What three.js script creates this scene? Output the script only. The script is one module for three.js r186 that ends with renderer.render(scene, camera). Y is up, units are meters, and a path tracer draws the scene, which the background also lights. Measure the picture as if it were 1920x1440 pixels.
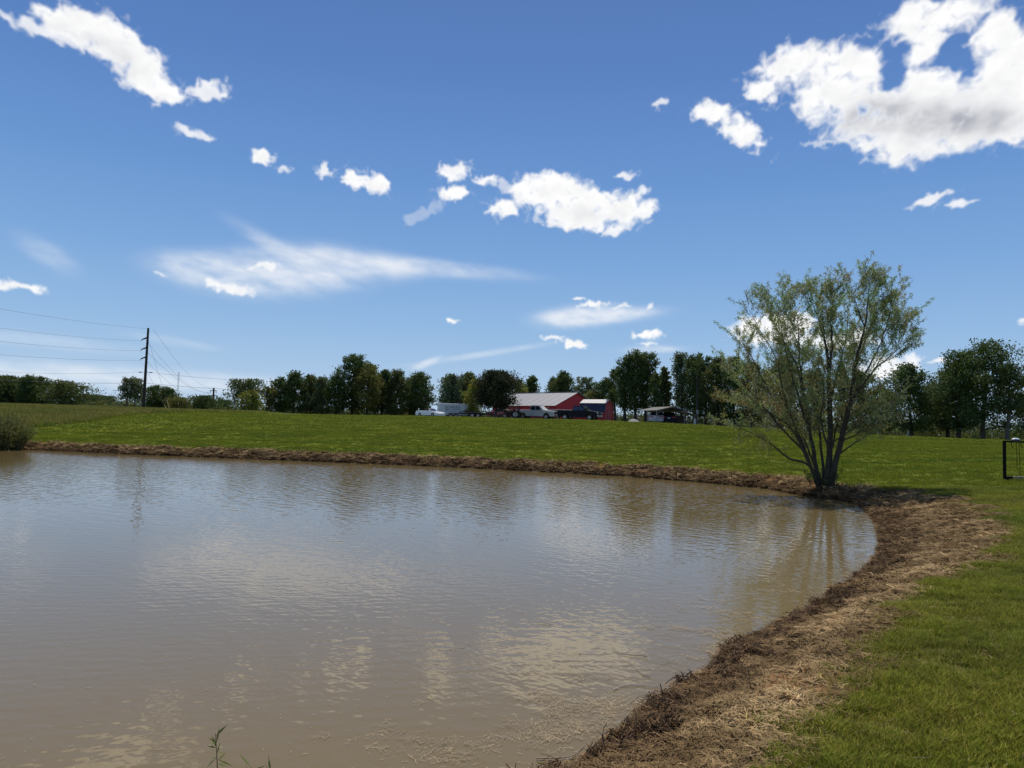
import * as THREE from 'three';
import { mergeGeometries } from 'three/addons/utils/BufferGeometryUtils.js';
import { RoundedBoxGeometry } from 'three/addons/geometries/RoundedBoxGeometry.js';

const rad = (d) => d * Math.PI / 180;
// ---------------------------------------------------------------- camera, sun, exposure
const scene = new THREE.Scene();
const camera = new THREE.PerspectiveCamera(54.55, 4 / 3, 0.1, 6000);
camera.position.set(0, 2.2, 0);
camera.rotation.order = 'YXZ';
camera.rotation.set(rad(3.1), 0, rad(1.5));
const renderer = new THREE.WebGLRenderer({ antialias: true });
renderer.toneMapping = THREE.LinearToneMapping;
renderer.toneMappingExposure = 1.0;
renderer.shadowMap.enabled = true;

const SUN_AZ = 3, SUN_EL = 61;
const sun = new THREE.DirectionalLight(new THREE.Color().setRGB(1, 0.93, 0.80), 4.5);
sun.position.set(200 * Math.sin(rad(SUN_AZ)) * Math.cos(rad(SUN_EL)), 200 * Math.sin(rad(SUN_EL)), -200 * Math.cos(rad(SUN_AZ)) * Math.cos(rad(SUN_EL)));
sun.target.position.set(0, 0, -60);
sun.position.z -= 60;
sun.castShadow = true;
sun.shadow.mapSize.set(4096, 4096);
Object.assign(sun.shadow.camera, { left: -160, right: 160, top: 160, bottom: -160, near: 1, far: 500 });
scene.add(sun, sun.target);

// ---------------------------------------------------------------- noise helpers
function rng(seed) { let s = seed >>> 0; return () => { s = (s + 0x6d2b79f5) | 0; let t = Math.imul(s ^ (s >>> 15), 1 | s); t = (t + Math.imul(t ^ (t >>> 7), 61 | t)) ^ t; return ((t ^ (t >>> 14)) >>> 0) / 4294967296; }; }
const PERM = new Uint8Array(512); { const r = rng(77), p = [...Array(256).keys()]; for (let i = 255; i > 0; i--) { const j = (r() * (i + 1)) | 0; [p[i], p[j]] = [p[j], p[i]]; } for (let i = 0; i < 512; i++) PERM[i] = p[i & 255]; }
const GX = new Float64Array(256), GY = new Float64Array(256); for (let i = 0; i < 256; i++) { GX[i] = Math.cos(i * 2.399963); GY[i] = Math.sin(i * 2.399963); }
function noise(x, y) {                                   // gradient noise, about -1..1
  const xi = Math.floor(x), yi = Math.floor(y), fx = x - xi, fy = y - yi, X = xi & 255, Y = yi & 255;
  const u = fx * fx * fx * (fx * (fx * 6 - 15) + 10), v = fy * fy * fy * (fy * (fy * 6 - 15) + 10);
  const a = PERM[PERM[X] + Y], b = PERM[PERM[X + 1] + Y], c = PERM[PERM[X] + Y + 1], d = PERM[PERM[X + 1] + Y + 1];
  const n0 = GX[a] * fx + GY[a] * fy, n1 = GX[b] * (fx - 1) + GY[b] * fy, n2 = GX[c] * fx + GY[c] * (fy - 1), n3 = GX[d] * (fx - 1) + GY[d] * (fy - 1);
  return 1.5 * (n0 + u * (n1 - n0) + v * (n2 - n0 + u * (n0 - n1 - n2 + n3)));
}
function fbm(x, y, o = 4, g = 0.5) { let s = 0, a = 1, t = 0; for (let i = 0; i < o; i++) { s += a * noise(x, y); t += a; a *= g; x = x * 2.03 + 17.1; y = y * 2.03 - 9.7; } return s / t; }
function billow(x, y) { let s = 0, a = 1, t = 0; for (let i = 0; i < 4; i++) { s += a * (1 - 2.6 * Math.abs(noise(x, y))); t += a; a *= 0.5; x = x * 2.1 + 5; y = y * 2.1 - 3; } return s / t; }
const clamp = (x, a = 0, b = 1) => Math.min(b, Math.max(a, x));
const smooth = (a, b, x) => { const t = clamp((x - a) / (b - a)); return t * t * (3 - 2 * t); };
const lerp = (a, b, t) => a + (b - a) * t;

// ---------------------------------------------------------------- sky: clear blue air and fair-weather clouds (azimuth from straight ahead, elevation, half sizes, tilt; all degrees)
const CLOUDS = [
  { o: 0.8, g: 0.1, n: 1.2, b: [[-33.1, 23.66, 2.91, 0.52, -6.5]] },
  { o: 1, g: 0.2, n: 1, s: [[-31.28, 23.89, 1.97, 0.46], [-28.51, 22.97, 1.36, 0.75]], b: [[-31.93, 24.43, 2.28, 0.98, -8.5], [-29.55, 24.09, 2.51, 1.5, -28.5], [-27.5, 22.8, 2.06, 1.44, -43.5], [-25.86, 21.75, 1.33, 0.7, -28.5]] },
  { o: 0.85, g: 0.1, n: 1.3, b: [[-23.15, 22.24, 1.57, 0.86, 11.5]] },
  { o: 0.8, g: 0.1, n: 1.3, b: [[-23.89, 19.44, 1.8, 0.36, -7.5]] },
  { o: 1, g: 0.1, n: 1.4, b: [[-19.24, 18.61, 0.97, 0.56, 1.5]] },
  { o: 0.7, g: 0.1, n: 1.5, b: [[-17.62, 17.94, 0.61, 0.23, 1.5]] },
  { o: 0.85, g: 0.1, n: 1.5, b: [[-14.77, 18.11, 0.84, 0.61, 1.5]] },
  { o: 1, g: 0.1, n: 1.3, b: [[-12.63, 17.87, 1.01, 0.77, 1.5], [-10.9, 17.53, 1.48, 0.7, -8.5]] },
  { o: 0.95, g: 0.1, n: 1.3, b: [[-5.01, 18.82, 1.49, 0.75, 21.5]] },
  { o: 1, g: 0.1, n: 1.3, b: [[-4.87, 17.3, 1.35, 0.59, 1.5]] },
  { o: 0.25, g: 0.1, n: 1.2, b: [[-6.97, 15.92, 2.38, 0.56, 31.5]] },
  { o: 0.95, g: 0.1, n: 1.4, b: [[-2.42, 18.33, 1.11, 0.47, 1.5]] },
  { o: 1, g: 0.1, n: 1.3, b: [[-1.11, 16.37, 1.44, 0.8, 1.5]] },
  { o: 0.5, g: 0.1, n: 1.5, b: [[-0.61, 17.85, 1.39, 0.4, -23.5]] },
  { o: 1, g: 0.13, n: 1, s: [[5.25, 15.88, 2.39, 0.72]], b: [[1.48, 17.51, 2.18, 1.35, 1.5], [3.13, 18.18, 1.9, 1.03, 1.5], [5.85, 16.77, 3.17, 1.51, -8.5], [4.64, 15.68, 2.79, 1.04, -6.5], [9.13, 16.34, 2.05, 1.03, 6.5]] },
  { o: 0.85, g: 0.1, n: 1.4, b: [[7.53, 14.82, 1.11, 0.44, 21.5]] },
  { o: 0.8, g: 0.1, n: 1.4, b: [[8.48, 18.71, 1.02, 0.27, 1.5]] },
  { o: 0.8, g: 0.1, n: 1.4, b: [[9.31, 17.49, 0.86, 0.35, 21.5]] },
  { o: 1, g: 0.1, n: 1.3, b: [[18.53, 23.87, 1.38, 0.95, 1.5]] },
  { o: 1, g: 0.42, n: 0.85, s: [[29.13, 20.65, 3.25, 1.23], [25.66, 21.5, 2.11, 1.05], [32.67, 19.74, 2.32, 0.86]], b: [[20.5, 25.4, 3.2, 1.28, 9.5], [24.62, 24.84, 2.5, 1.11, -8.5], [23.4, 23.14, 3.26, 1.63, 1.5], [27.67, 20.98, 4.68, 2.22, 1.5], [29.23, 22.58, 1.76, 1.29, 1.5], [32.98, 20.64, 3.62, 2.24, 1.5], [28.48, 19.09, 2.61, 0.97, 1.5], [35.14, 20.53, 2.25, 2.57, 1.5], [28.27, 26.73, 1.46, 1.39, 1.5], [30.9, 26.68, 2.75, 0.91, 11.5], [33.25, 25.08, 1.76, 1.44, 1.5], [29.14, 24.9, 1.13, 0.67, 31.5], [34.02, 23.05, 1.93, 1.61, 1.5], [31.28, 23.93, 1.32, 0.49, -38.5, -0.5], [27.21, 24.04, 0.44, 1.09, -6.5, -0.55]] },
  { o: 1, g: 0.1, n: 1.3, b: [[14.82, 22.73, 1.87, 0.9, -13.5], [17.04, 21.22, 2.05, 0.97, -33.5]] },
  { o: 0.75, g: 0.1, n: 1.5, b: [[10.82, 23.64, 0.68, 0.34, 21.5]] },
  { o: 0.5, g: 0.1, n: 1.5, b: [[22.34, 20.09, 1.16, 0.22, 1.5]] },
  { o: 0.85, g: 0.1, n: 1.4, b: [[29.43, 15.66, 1.57, 0.31, 15.5]] },
  { o: 0.8, g: 0.1, n: 1.4, b: [[31.04, 15.19, 1.24, 0.21, 4.5]] },
  { o: 0.62, g: 0.1, n: 1, w: 1, b: [[-23.1, 10.24, 3.37, 1.12, -4.5], [-19.68, 10.31, 3.83, 1.46, -2.5], [-15.18, 11.07, 4.31, 1.65, 1.5], [-11.67, 11.71, 5.16, 0.95, -2.5]] },
  { o: 0.45, g: 0.1, n: 1, w: 1, b: [[-6.83, 11.8, 7.65, 0.64, -3.5]] },
  { o: 0.35, g: 0.1, n: 1, w: 1, b: [[-17.91, 12.37, 3.66, 0.62, -26.5]] },
  { o: 0.8, g: 0.1, n: 1.4, b: [[-18.79, 11.07, 1.23, 0.38, 11.5]] },
  { o: 0.9, g: 0.1, n: 1.4, b: [[-21.09, 9.19, 2.13, 0.42, -7.5]] },
  { o: 0.7, g: 0.1, n: 1.5, b: [[-25.66, 9.78, 0.44, 0.15, 1.5]] },
  { o: 0.95, g: 0.1, n: 1.3, b: [[-33.98, 8.0, 1.76, 0.34, -6.5]] },
  { o: 0.22, g: 0.1, n: 1, w: 1, b: [[-32.35, 10.19, 2.07, 0.83, -28.5]] },
  { o: 0.75, g: 0.1, n: 1, w: 1, b: [[4.6, 8.31, 3.05, 0.81, 5.5], [7.66, 8.54, 3.64, 0.57, 3.5]] },
  { o: 0.95, g: 0.1, n: 1.4, b: [[6.22, 9.34, 1.46, 0.28, 1.5]] },
  { o: 1, g: 0.1, n: 1.5, b: [[5.02, 9.65, 0.57, 0.2, 1.5]] },
  { o: 0.8, g: 0.1, n: 1.5, b: [[8.45, 9.23, 0.81, 0.16, 1.5]] },
  { o: 0.8, g: 0.1, n: 1.5, b: [[10.34, 9.27, 0.32, 0.24, 1.5]] },
  { o: 1, g: 0.1, n: 1.5, b: [[-4.74, 7.82, 0.69, 0.29, 1.5]] },
  { o: 0.9, g: 0.1, n: 1.5, b: [[3.12, 6.7, 0.98, 0.29, -3.5]] },
  { o: 1, g: 0.1, n: 1.5, b: [[4.85, 6.28, 0.98, 0.33, 1.5]] },
  { o: 1, g: 0.1, n: 1.4, b: [[10.38, 7.03, 1.61, 0.36, 1.5]] },
  { o: 0.8, g: 0.1, n: 1.5, b: [[10.19, 6.42, 0.81, 0.2, 1.5]] },
  { o: 0.4, g: 0.1, n: 1, w: 1, b: [[10.71, 5.94, 2.42, 0.32, 1.5]] },
  { o: 1, g: 0.12, n: 1.1, b: [[17.92, 7.77, 1.71, 0.78, 9.5], [20.6, 7.8, 2.53, 0.84, 1.5], [19.52, 6.71, 3.09, 0.69, 1.5]] },
  { o: 0.9, g: 0.1, n: 1.1, b: [[23.62, 6.45, 3.0, 0.75, 1.5], [26.66, 4.54, 2.57, 0.95, 1.5]] },
  { o: 0.9, g: 0.1, n: 1.4, b: [[29.98, 5.0, 0.92, 0.18, 1.5]] },
  { o: 0.8, g: 0.1, n: 1.4, b: [[34.53, 7.39, 0.54, 0.17, 1.5]] },
  { o: 0.3, g: 0.1, n: 1, w: 1, b: [[-2.32, 5.33, 6.14, 0.25, 10.5]] },
  { o: 0.5, g: 0.1, n: 1, w: 1, b: [[-6.59, 4.5, 1.3, 0.29, 23.5]] },
  { o: 0.45, g: 0.1, n: 1, w: 1, b: [[-30.14, 2.46, 11.71, 0.92, -1.5], [-21.15, 2.54, 6.12, 0.54, -1.5]] },
  { o: 0.18, g: 0.1, n: 1, w: 1, b: [[-32.36, 4.59, 6.93, 0.55, -2.5]] },
  { o: 0.2, g: 0.1, n: 1, w: 1, b: [[-24.76, 5.17, 3.35, 0.37, -6.5]] }
];
{
  const W = 4096, Hh = 2048, data = new Float32Array(W * Hh * 4);
  const stops = [[0, 0.50, 0.64, 0.80], [3, 0.41, 0.58, 0.79], [7, 0.295, 0.49, 0.76], [12, 0.205, 0.39, 0.705], [18, 0.142, 0.302, 0.63], [25, 0.098, 0.223, 0.53], [32, 0.075, 0.176, 0.45], [50, 0.058, 0.15, 0.42], [90, 0.05, 0.13, 0.38]];
  const sx = Math.sin(rad(SUN_AZ)) * Math.cos(rad(SUN_EL)), sy = Math.sin(rad(SUN_EL)), sz = -Math.cos(rad(SUN_AZ)) * Math.cos(rad(SUN_EL));
  for (let j = 0; j < Hh; j++) {
    const el = ((j + 0.5) / Hh - 0.5) * 180, e = Math.max(el, 0);
    let k = 0; while (k < stops.length - 2 && stops[k + 1][0] < e) k++;
    const t = clamp((e - stops[k][0]) / (stops[k + 1][0] - stops[k][0])), c = [1, 2, 3].map((q) => lerp(stops[k][q], stops[k + 1][q], t));
    for (let i = 0; i < W; i++) {
      const o = (j * W + i) * 4, th = ((i + 0.5) / W - 0.5) * 2 * Math.PI;
      const dot = Math.cos(rad(el)) * (Math.cos(th) * sx + Math.sin(th) * sz) + Math.sin(rad(el)) * sy;
      const glow = el > 0 ? 0.5 * Math.pow(Math.max(0, dot), 60) + 0.06 * Math.pow(Math.max(0, dot), 8) : 0;
      data[o] = c[0] + glow; data[o + 1] = c[1] + glow; data[o + 2] = c[2] + glow * 0.9; data[o + 3] = 1;
    }
  }
  const list = CLOUDS.map((c) => c);
  const r = rng(5);                                       // the same kind of clouds all round, outside the view
  for (let n = 0; n < 46; n++) {
    const az = 48 + r() * 264, el = 6 + 50 * r() * r(), s = (1.2 + 4 * r()) * (0.5 + el / 40), b = [];
    for (let k = 0; k < 5; k++) b.push([az + (r() - 0.5) * s * 3.2, el + (r() - 0.5) * s * 0.8, s * (0.5 + r() * 0.7), s * (0.3 + r() * 0.3), (r() - 0.5) * 20]);
    list.push({ o: 1, g: 0.12, n: 1.1, b });
  }
  for (const c of list) {
    let a0 = 1e9, a1 = -1e9, e0 = 1e9, e1 = -1e9;
    for (const [az, el, rx, ry] of c.b) { const m = 1.9 * Math.max(rx, ry) + 0.5, q = m / Math.cos(rad(Math.min(el, 75))); a0 = Math.min(a0, az - q); a1 = Math.max(a1, az + q); e0 = Math.min(e0, el - m); e1 = Math.max(e1, el + m); }
    const blobs = c.b.map(([az, el, rx, ry, rot = 0, sgn = 1]) => [az, el, rx, ry, Math.cos(rad(rot)), Math.sin(rad(rot)), sgn, Math.cos(rad(el))]);
    const field = (az, el) => {
      let p = 1, cut = 0;
      for (const [ba, be, rx, ry, cr, sr, sgn, ce] of blobs) {
        const dx = (az - ba) * ce, dy = el - be, u = (dx * cr + dy * sr) / rx, v = (-dx * sr + dy * cr) / ry, q = u * u + v * v;
        if (q > 6) continue;
        if (sgn < 0) cut -= sgn * Math.exp(-1.2 * q); else p *= 1 - 0.985 * Math.exp(-1.15 * q);
      }
      return 1 - p - cut;
    };
    const j0 = Math.max(Hh / 2 + 1, Math.floor((e0 / 180 + 0.5) * Hh)), j1 = Math.min(Hh - 1, Math.ceil((e1 / 180 + 0.5) * Hh));
    const sc = c.n ?? 1, ph = c.b[0][0] * 3.7;
    for (let j = j0; j <= j1; j++) {
      const el = ((j + 0.5) / Hh - 0.5) * 180, ce = Math.cos(rad(el));
      const i0 = Math.floor((a0 - 90) / 360 * W + W / 2), i1 = Math.ceil((a1 - 90) / 360 * W + W / 2);
      for (let i = i0; i <= i1; i++) {
        const az = ((i + 0.5) / W - 0.5) * 360 + 90;
        const S0 = field(az, el);
        if (S0 < 0.03) continue;
        let al, grey = 0, X = az * ce, Y = el;
        if (c.w) {                                         // thin veil, drawn out along the wind
          const n = fbm(X * 0.35 * sc + ph, Y * 1.1 * sc + X * 0.12, 5, 0.55);
          al = c.o * smooth(0.02, 0.95, S0) * clamp(0.75 + 0.8 * n);
        } else {
          const wx = 0.5 * fbm(X * 0.9 * sc + 31, Y * 0.9 * sc + ph, 3), wy = 0.5 * fbm(X * 0.9 * sc - 11, Y * 0.9 * sc + 57 + ph, 3);
          const n = 0.75 * fbm((X + wx) * 0.75 * sc + ph, (Y + wy) * 0.95 * sc, 6, 0.58) + 0.34 * billow((X + wx) * 1.0 * sc + ph, (Y + wy) * 1.2 * sc + 13);
          const v = 1.2 * field(az + wx * 0.9, el + wy * 0.9) + 0.82 * n - 0.52;
          al = c.o * Math.pow(smooth(-0.05, 0.56, v), 0.78);
          for (const [ga, ge, gx, gy] of c.s ?? []) grey += c.g * Math.exp(-(((az - ga) * ce / gx) ** 2) - ((el + wy * 0.4 - ge) / gy) ** 2);
          grey *= smooth(0.2, 0.6, v) * (0.9 + 0.8 * fbm(X * 0.5 + 9, Y * 0.7, 3));
          grey += 0.16 * fbm((X + wx) * 0.7 * sc, (Y + wy) * 1.1 * sc + 40, 5, 0.55) + 0.03 * smooth(0.3, 0.8, v);
        }
        if (al <= 0) continue;
        const o = (j * W + ((i % W) + W) % W) * 4, wt = [1.0 - 0.9 * grey, 1.0 - 0.87 * grey, 1.0 - 0.78 * grey];
        for (let k = 0; k < 3; k++) data[o + k] = lerp(data[o + k], wt[k], al);
      }
    }
  }
  const sky = new THREE.DataTexture(data, W, Hh, THREE.RGBAFormat, THREE.FloatType);
  sky.mapping = THREE.EquirectangularReflectionMapping; sky.magFilter = THREE.LinearFilter; sky.minFilter = THREE.LinearFilter; sky.wrapS = THREE.RepeatWrapping; sky.needsUpdate = true;
  scene.background = sky; scene.environment = sky;
}

// ---------------------------------------------------------------- object helpers
const used = {};
function numbered(n) { used[n] = (used[n] ?? 0) + 1; return used[n] === 1 ? n : n + '_' + String(used[n] - 1).padStart(3, '0'); }
function tag(o, label, category, group, kind) { o.userData = { label, category }; if (group) o.userData.group = group; if (kind) o.userData.kind = kind; return o; }
function shadows(o) { o.castShadow = true; o.receiveShadow = true; return o; }
function thing(name, label, category, [x, y, z] = [0, 0, 0], turn = 0, group) { const o = new THREE.Group(); o.name = numbered(name); o.position.set(x, y, z); o.rotation.y = turn; scene.add(o); return tag(o, label, category, group); }
function part(parent, name, geo, m) { const o = shadows(new THREE.Mesh(geo, m)); o.name = name; parent.add(o); return o; }
function single(name, geo, m, label, category, group, kind) { const o = shadows(new THREE.Mesh(geo, m)); o.name = numbered(name); scene.add(o); return tag(o, label, category, group, kind); }
const C = (r, g, b) => new THREE.Color().setRGB(r, g, b);
const mat = (r, g, b, rough = 0.8, metal = 0, more = {}) => new THREE.MeshStandardMaterial({ color: C(r, g, b), roughness: rough, metalness: metal, ...more });
const box = (sx, sy, sz, x = 0, y = 0, z = 0) => new THREE.BoxGeometry(sx, sy, sz).translate(x, y, z);
const rbox = (sx, sy, sz, x = 0, y = 0, z = 0, r = 0.03) => new RoundedBoxGeometry(sx, sy, sz, 2, Math.min(r, sx / 2.1, sy / 2.1, sz / 2.1)).translate(x, y, z);
const cyl = (r0, r1, h, x = 0, y = 0, z = 0, n = 12) => new THREE.CylinderGeometry(r1, r0, h, n).translate(x, y + h / 2, z);
const merge = (l) => mergeGeometries(l.map((g) => { const q = g.index ? g.toNonIndexed() : g; for (const k of Object.keys(q.attributes)) if (!['position', 'normal', 'uv'].includes(k)) q.deleteAttribute(k); return q; }));
// collects triangles with colours
class MB {
  constructor() { this.p = []; this.c = []; }
  tri(a, b, c, k) { this.p.push(...a, ...b, ...c); if (k) for (let i = 0; i < 3; i++) this.c.push(k[0], k[1], k[2]); }
  quad(a, b, c, d, k) { this.tri(a, b, c, k); this.tri(a, c, d, k); }
  geo(uv) {
    const g = new THREE.BufferGeometry(); g.setAttribute('position', new THREE.Float32BufferAttribute(this.p, 3));
    if (this.c.length) g.setAttribute('color', new THREE.Float32BufferAttribute(this.c, 3));
    if (uv) g.setAttribute('uv', new THREE.Float32BufferAttribute(new Float32Array(this.p.length / 3 * 2), 2));
    g.computeVertexNormals(); return g;
  }
}
const V = (x, y, z) => new THREE.Vector3(x, y, z);
// tapered smooth tube along points [x,y,z] with radii; several may share one geometry
class TB {
  constructor() { this.p = []; this.n = []; this.i = []; this.uv = []; }
  tube(pts, radii, sides = 6) {
    const P = pts.map((q) => (q.isVector3 ? q : V(...q))), base = this.p.length / 3; let side = null, len = 0;
    for (let k = 0; k < P.length; k++) {
      const t = V(0, 0, 0).subVectors(P[Math.min(k + 1, P.length - 1)], P[Math.max(k - 1, 0)]).normalize();
      if (!side) side = Math.abs(t.y) < 0.9 ? V(0, 1, 0).cross(t).normalize() : V(1, 0, 0).cross(t).normalize();
      side.addScaledVector(t, -side.dot(t)).normalize();
      const up = t.clone().cross(side), r = Array.isArray(radii) ? radii[k] : radii;
      if (k) len += P[k].distanceTo(P[k - 1]);
      for (let s = 0; s <= sides; s++) {
        const a = s / sides * 2 * Math.PI, nx = side.x * Math.cos(a) + up.x * Math.sin(a), ny = side.y * Math.cos(a) + up.y * Math.sin(a), nz = side.z * Math.cos(a) + up.z * Math.sin(a);
        this.p.push(P[k].x + nx * r, P[k].y + ny * r, P[k].z + nz * r); this.n.push(nx, ny, nz); this.uv.push(s / sides, len);
      }
      if (k) for (let s = 0; s < sides; s++) { const a = base + (k - 1) * (sides + 1) + s, b = a + sides + 1; this.i.push(a, a + 1, b, a + 1, b + 1, b); }
    }
    return this;
  }
  geo() { const g = new THREE.BufferGeometry(); g.setAttribute('position', new THREE.Float32BufferAttribute(this.p, 3)); g.setAttribute('normal', new THREE.Float32BufferAttribute(this.n, 3)); g.setAttribute('uv', new THREE.Float32BufferAttribute(this.uv, 2)); g.setIndex(this.i); return g; }
}
function dataTex(n, fn, rep, srgb) {                       // square tile, fn(u,v) -> [r,g,b] 0..1
  const d = new Uint8Array(n * n * 4);
  for (let j = 0; j < n; j++) for (let i = 0; i < n; i++) { const c = fn(i / n, j / n), o = (j * n + i) * 4; d[o] = 255 * clamp(c[0]); d[o + 1] = 255 * clamp(c[1]); d[o + 2] = 255 * clamp(c[2]); d[o + 3] = 255; }
  const t = new THREE.DataTexture(d, n, n); t.wrapS = t.wrapT = THREE.RepeatWrapping; t.magFilter = THREE.LinearFilter; t.minFilter = THREE.LinearMipmapLinearFilter; t.generateMipmaps = true;
  if (rep) t.repeat.set(rep, rep); if (srgb) t.colorSpace = THREE.SRGBColorSpace; t.needsUpdate = true; return t;
}
const tileNoise = (u, v, f, o) => { let s = 0, a = 1, t = 0; for (let k = 0; k < o; k++) { const X = u * f, Y = v * f, wx = u, wy = v; const n = lerp(lerp(noise(X, Y), noise(X - f, Y), wx), lerp(noise(X, Y - f), noise(X - f, Y - f), wx), wy); s += a * n; t += a; a *= 0.55; f *= 2; } return s / t; };

// ---------------------------------------------------------------- the lie of the land
const SHORE = [[0.58, -4.93, 1.1], [0.76, -5.25, 1.1], [1.02, -5.8, 1.15], [1.41, -6.27, 1.2], [1.83, -6.78, 1.25], [2.2, -7.48, 1.2], [2.58, -8.01, 1.2], [3.49, -8.98, 1.15], [4.39, -10.18, 1.3], [5.58, -11.76, 1.5], [6.7, -13.51, 1.7], [7.59, -15.23, 1.9], [8.94, -18.12, 2.2], [10.05, -20.85, 2.2], [10.94, -23.27, 1.5], [10.84, -24.55, 1.0], [10.24, -25.47, 0.9], [9.83, -28.47, 1.0], [7.72, -31.45, 1.1], [4.69, -33.88, 1.15], [0.11, -35.84, 1.1], [-4.16, -37.49, 1.1], [-9.84, -38.79, 1.1], [-15.92, -40.17, 1.1], [-22.46, -41.67, 1.0], [-27.87, -43.62, 0.9], [-30.32, -43.56, 0.8], [-38, -43, 1], [-43, -36, 1], [-40, -25, 1], [-27, -12.5, 1], [-14, -6.6, 1], [-7, -4.6, 1], [-3.4, -3.9, 1], [-1.4, -3.95, 1], [-0.3, -4.3, 1.1]];                               // pond edge [x, z, width of the bare bank]
const CREST = [[-44.16, 120, 2.7], [-34.41, 120, 2.95], [-28.46, 120, 2.94], [-20.68, 115, 2.88], [-14.36, 110, 2.83], [-6.45, 105, 2.98], [0.08, 103, 2.99], [5.8, 100, 3.01], [9.82, 96, 2.87], [13.74, 90, 2.67], [17.54, 84, 2.44], [26.0, 75, 2.03], [33.39, 70, 1.9], [43.82, 70, 1.69]];                               // [azimuth, distance, height] of the rise behind the pond
function shoreInfo(x, z) {
  let best = 1e9, w = 1, inside = false, along = 0;
  for (let i = 0, n = SHORE.length, j = n - 1; i < n; j = i++) {
    const [ax, az, aw] = SHORE[j], [bx, bz, bw] = SHORE[i], ex = bx - ax, ez = bz - az;
    const t = clamp(((x - ax) * ex + (z - az) * ez) / (ex * ex + ez * ez)), dx = x - ax - t * ex, dz = z - az - t * ez, d = dx * dx + dz * dz;
    if (d < best) { best = d; w = lerp(aw, bw, t); along = i + t; }
    if ((az > z) !== (bz > z) && x < (bx - ax) * (z - az) / (bz - az) + ax) inside = !inside;
  }
  return [inside ? -Math.sqrt(best) : Math.sqrt(best), w, along];
}
for (const c of CREST) c.push(shoreInfo(c[1] * Math.sin(rad(c[0])), -c[1] * Math.cos(rad(c[0])))[0]);
function crestAt(az) {
  const n = CREST.length; if (az <= CREST[0][0]) return CREST[0]; if (az >= CREST[n - 1][0]) return CREST[n - 1];
  let k = 0; while (CREST[k + 1][0] < az) k++;
  const t = smooth(0, 1, (az - CREST[k][0]) / (CREST[k + 1][0] - CREST[k][0]));
  return CREST[k].map((v, i) => lerp(v, CREST[k + 1][i], t));
}
function land(x, z) {                                      // [height, distance to water, bare share 0..1, width, along]
  let [d, w, along] = shoreInfo(x, z);
  d += 0.10 * fbm(x * 1.3, z * 1.3, 3) + 0.05 * noise(x * 5, z * 5);
  const az = Math.atan2(x, -z) * 180 / Math.PI, [, , hc, D] = crestAt(az), r = Math.hypot(x, z);
  const wn = w * (1 + 0.35 * fbm(x * 0.9 + 4, z * 0.9, 3)), bare = 1 - smooth(wn * 0.85, wn * 1.15 + 0.08, d + 0.12 * noise(x * 6, z * 6));
  if (d < 0) return [Math.max(-1.5, d * 0.3 - 0.015), d, 1, w, along];
  const behind = smooth(60, 110, Math.abs(az)), top = lerp(hc, 1.4, behind), reach = lerp(D, 50, behind);
  const near = smooth(0, 14, r), bankH = lerp(0.30, 0.36, smooth(14, 30, r));
  let h = bankH * Math.pow(smooth(-0.25, 1.05, d / Math.max(0.8, w) * 0.9), 1.1);
  h += (top - bankH) * Math.sin(Math.min(1, d / reach) * Math.PI / 2);
  const lump = bare * smooth(0, 0.12, d);
  h += lump * (0.075 * fbm(x * 2.1, z * 2.1, 4) + 0.035 * Math.abs(noise(x * 6.5, z * 6.5)) + 0.02 * noise(x * 17, z * 17));
  h += (1 - bare) * ((0.014 * noise(x * 4, z * 4) + 0.012 * noise(x * 9, z * 9)) * (1 - smooth(18, 30, r)) + 0.03 * fbm(x * 0.35, z * 0.35, 3)) + 0.05 * smooth(20, 60, r) * fbm(x * 0.06, z * 0.06, 3);
  return [h, d, bare, w, along];
}
// where a line of sight from head height (azimuth, slope) meets the ground
const onGround = ([az, sl]) => { for (let r = 2; r < 150; r += 0.03) { const x = r * Math.sin(rad(az)), z = -r * Math.cos(rad(az)); if (2.2 + sl * r < Math.max(0, land(x, z)[0])) return [x, z]; } return [0, -10]; };
const groundY = (x, z) => land(x, z)[0];
const polar = (az, d) => { const x = d * Math.sin(rad(az)), z = -d * Math.cos(rad(az)); return [x, groundY(x, z), z]; };

// colour of the soil and turf itself
const meadowShare = (x, z) => { const az = Math.atan2(x, -z) * 180 / Math.PI, r = Math.hypot(x, z); return (1 - smooth(-21, -16, az + 2.5 * noise(x * 0.05, z * 0.05))) * smooth(0, 5, r - lerp(62, 100, smooth(-34, -20, az)) + 3 * noise(x * 0.1, z * 0.1)); };
function turfColor(x, z) {                                  // living lawn: patches of yellower, browner and deeper green
  const a = fbm(x * 0.16 + 3, z * 0.42, 3), b = fbm(x * 0.5, z * 0.9 + 40, 3), c = noise(x * 1.7, z * 1.7);
  const k = clamp(0.5 + 1.3 * a), y = clamp(0.35 + 0.9 * b) * 0.8, w = 1 + 0.14 * c + 0.2 * noise(x * 5.5, z * 5.5 + 8);
  let col = [lerp(0.088, 0.150, k), lerp(0.130, 0.178, k), lerp(0.010, 0.013, k)];
  col = col.map((v, i) => lerp(v, [0.155, 0.14, 0.024][i], y * 0.45) * w);
  const m = meadowShare(x, z); if (m > 0) { const q = clamp(0.5 + 0.9 * fbm(x * 0.12, z * 0.3 + 9, 3)); const mc = [lerp(0.085, 0.15, q), lerp(0.108, 0.14, q), lerp(0.016, 0.030, q)]; col = col.map((v, i) => lerp(v, mc[i], m)); }
  return col;
}
const clayShare = (x, z) => smooth(0.1, 0.32, fbm(x * 0.7 - 3, z * 0.7 + 11, 3) + 0.06);
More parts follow.
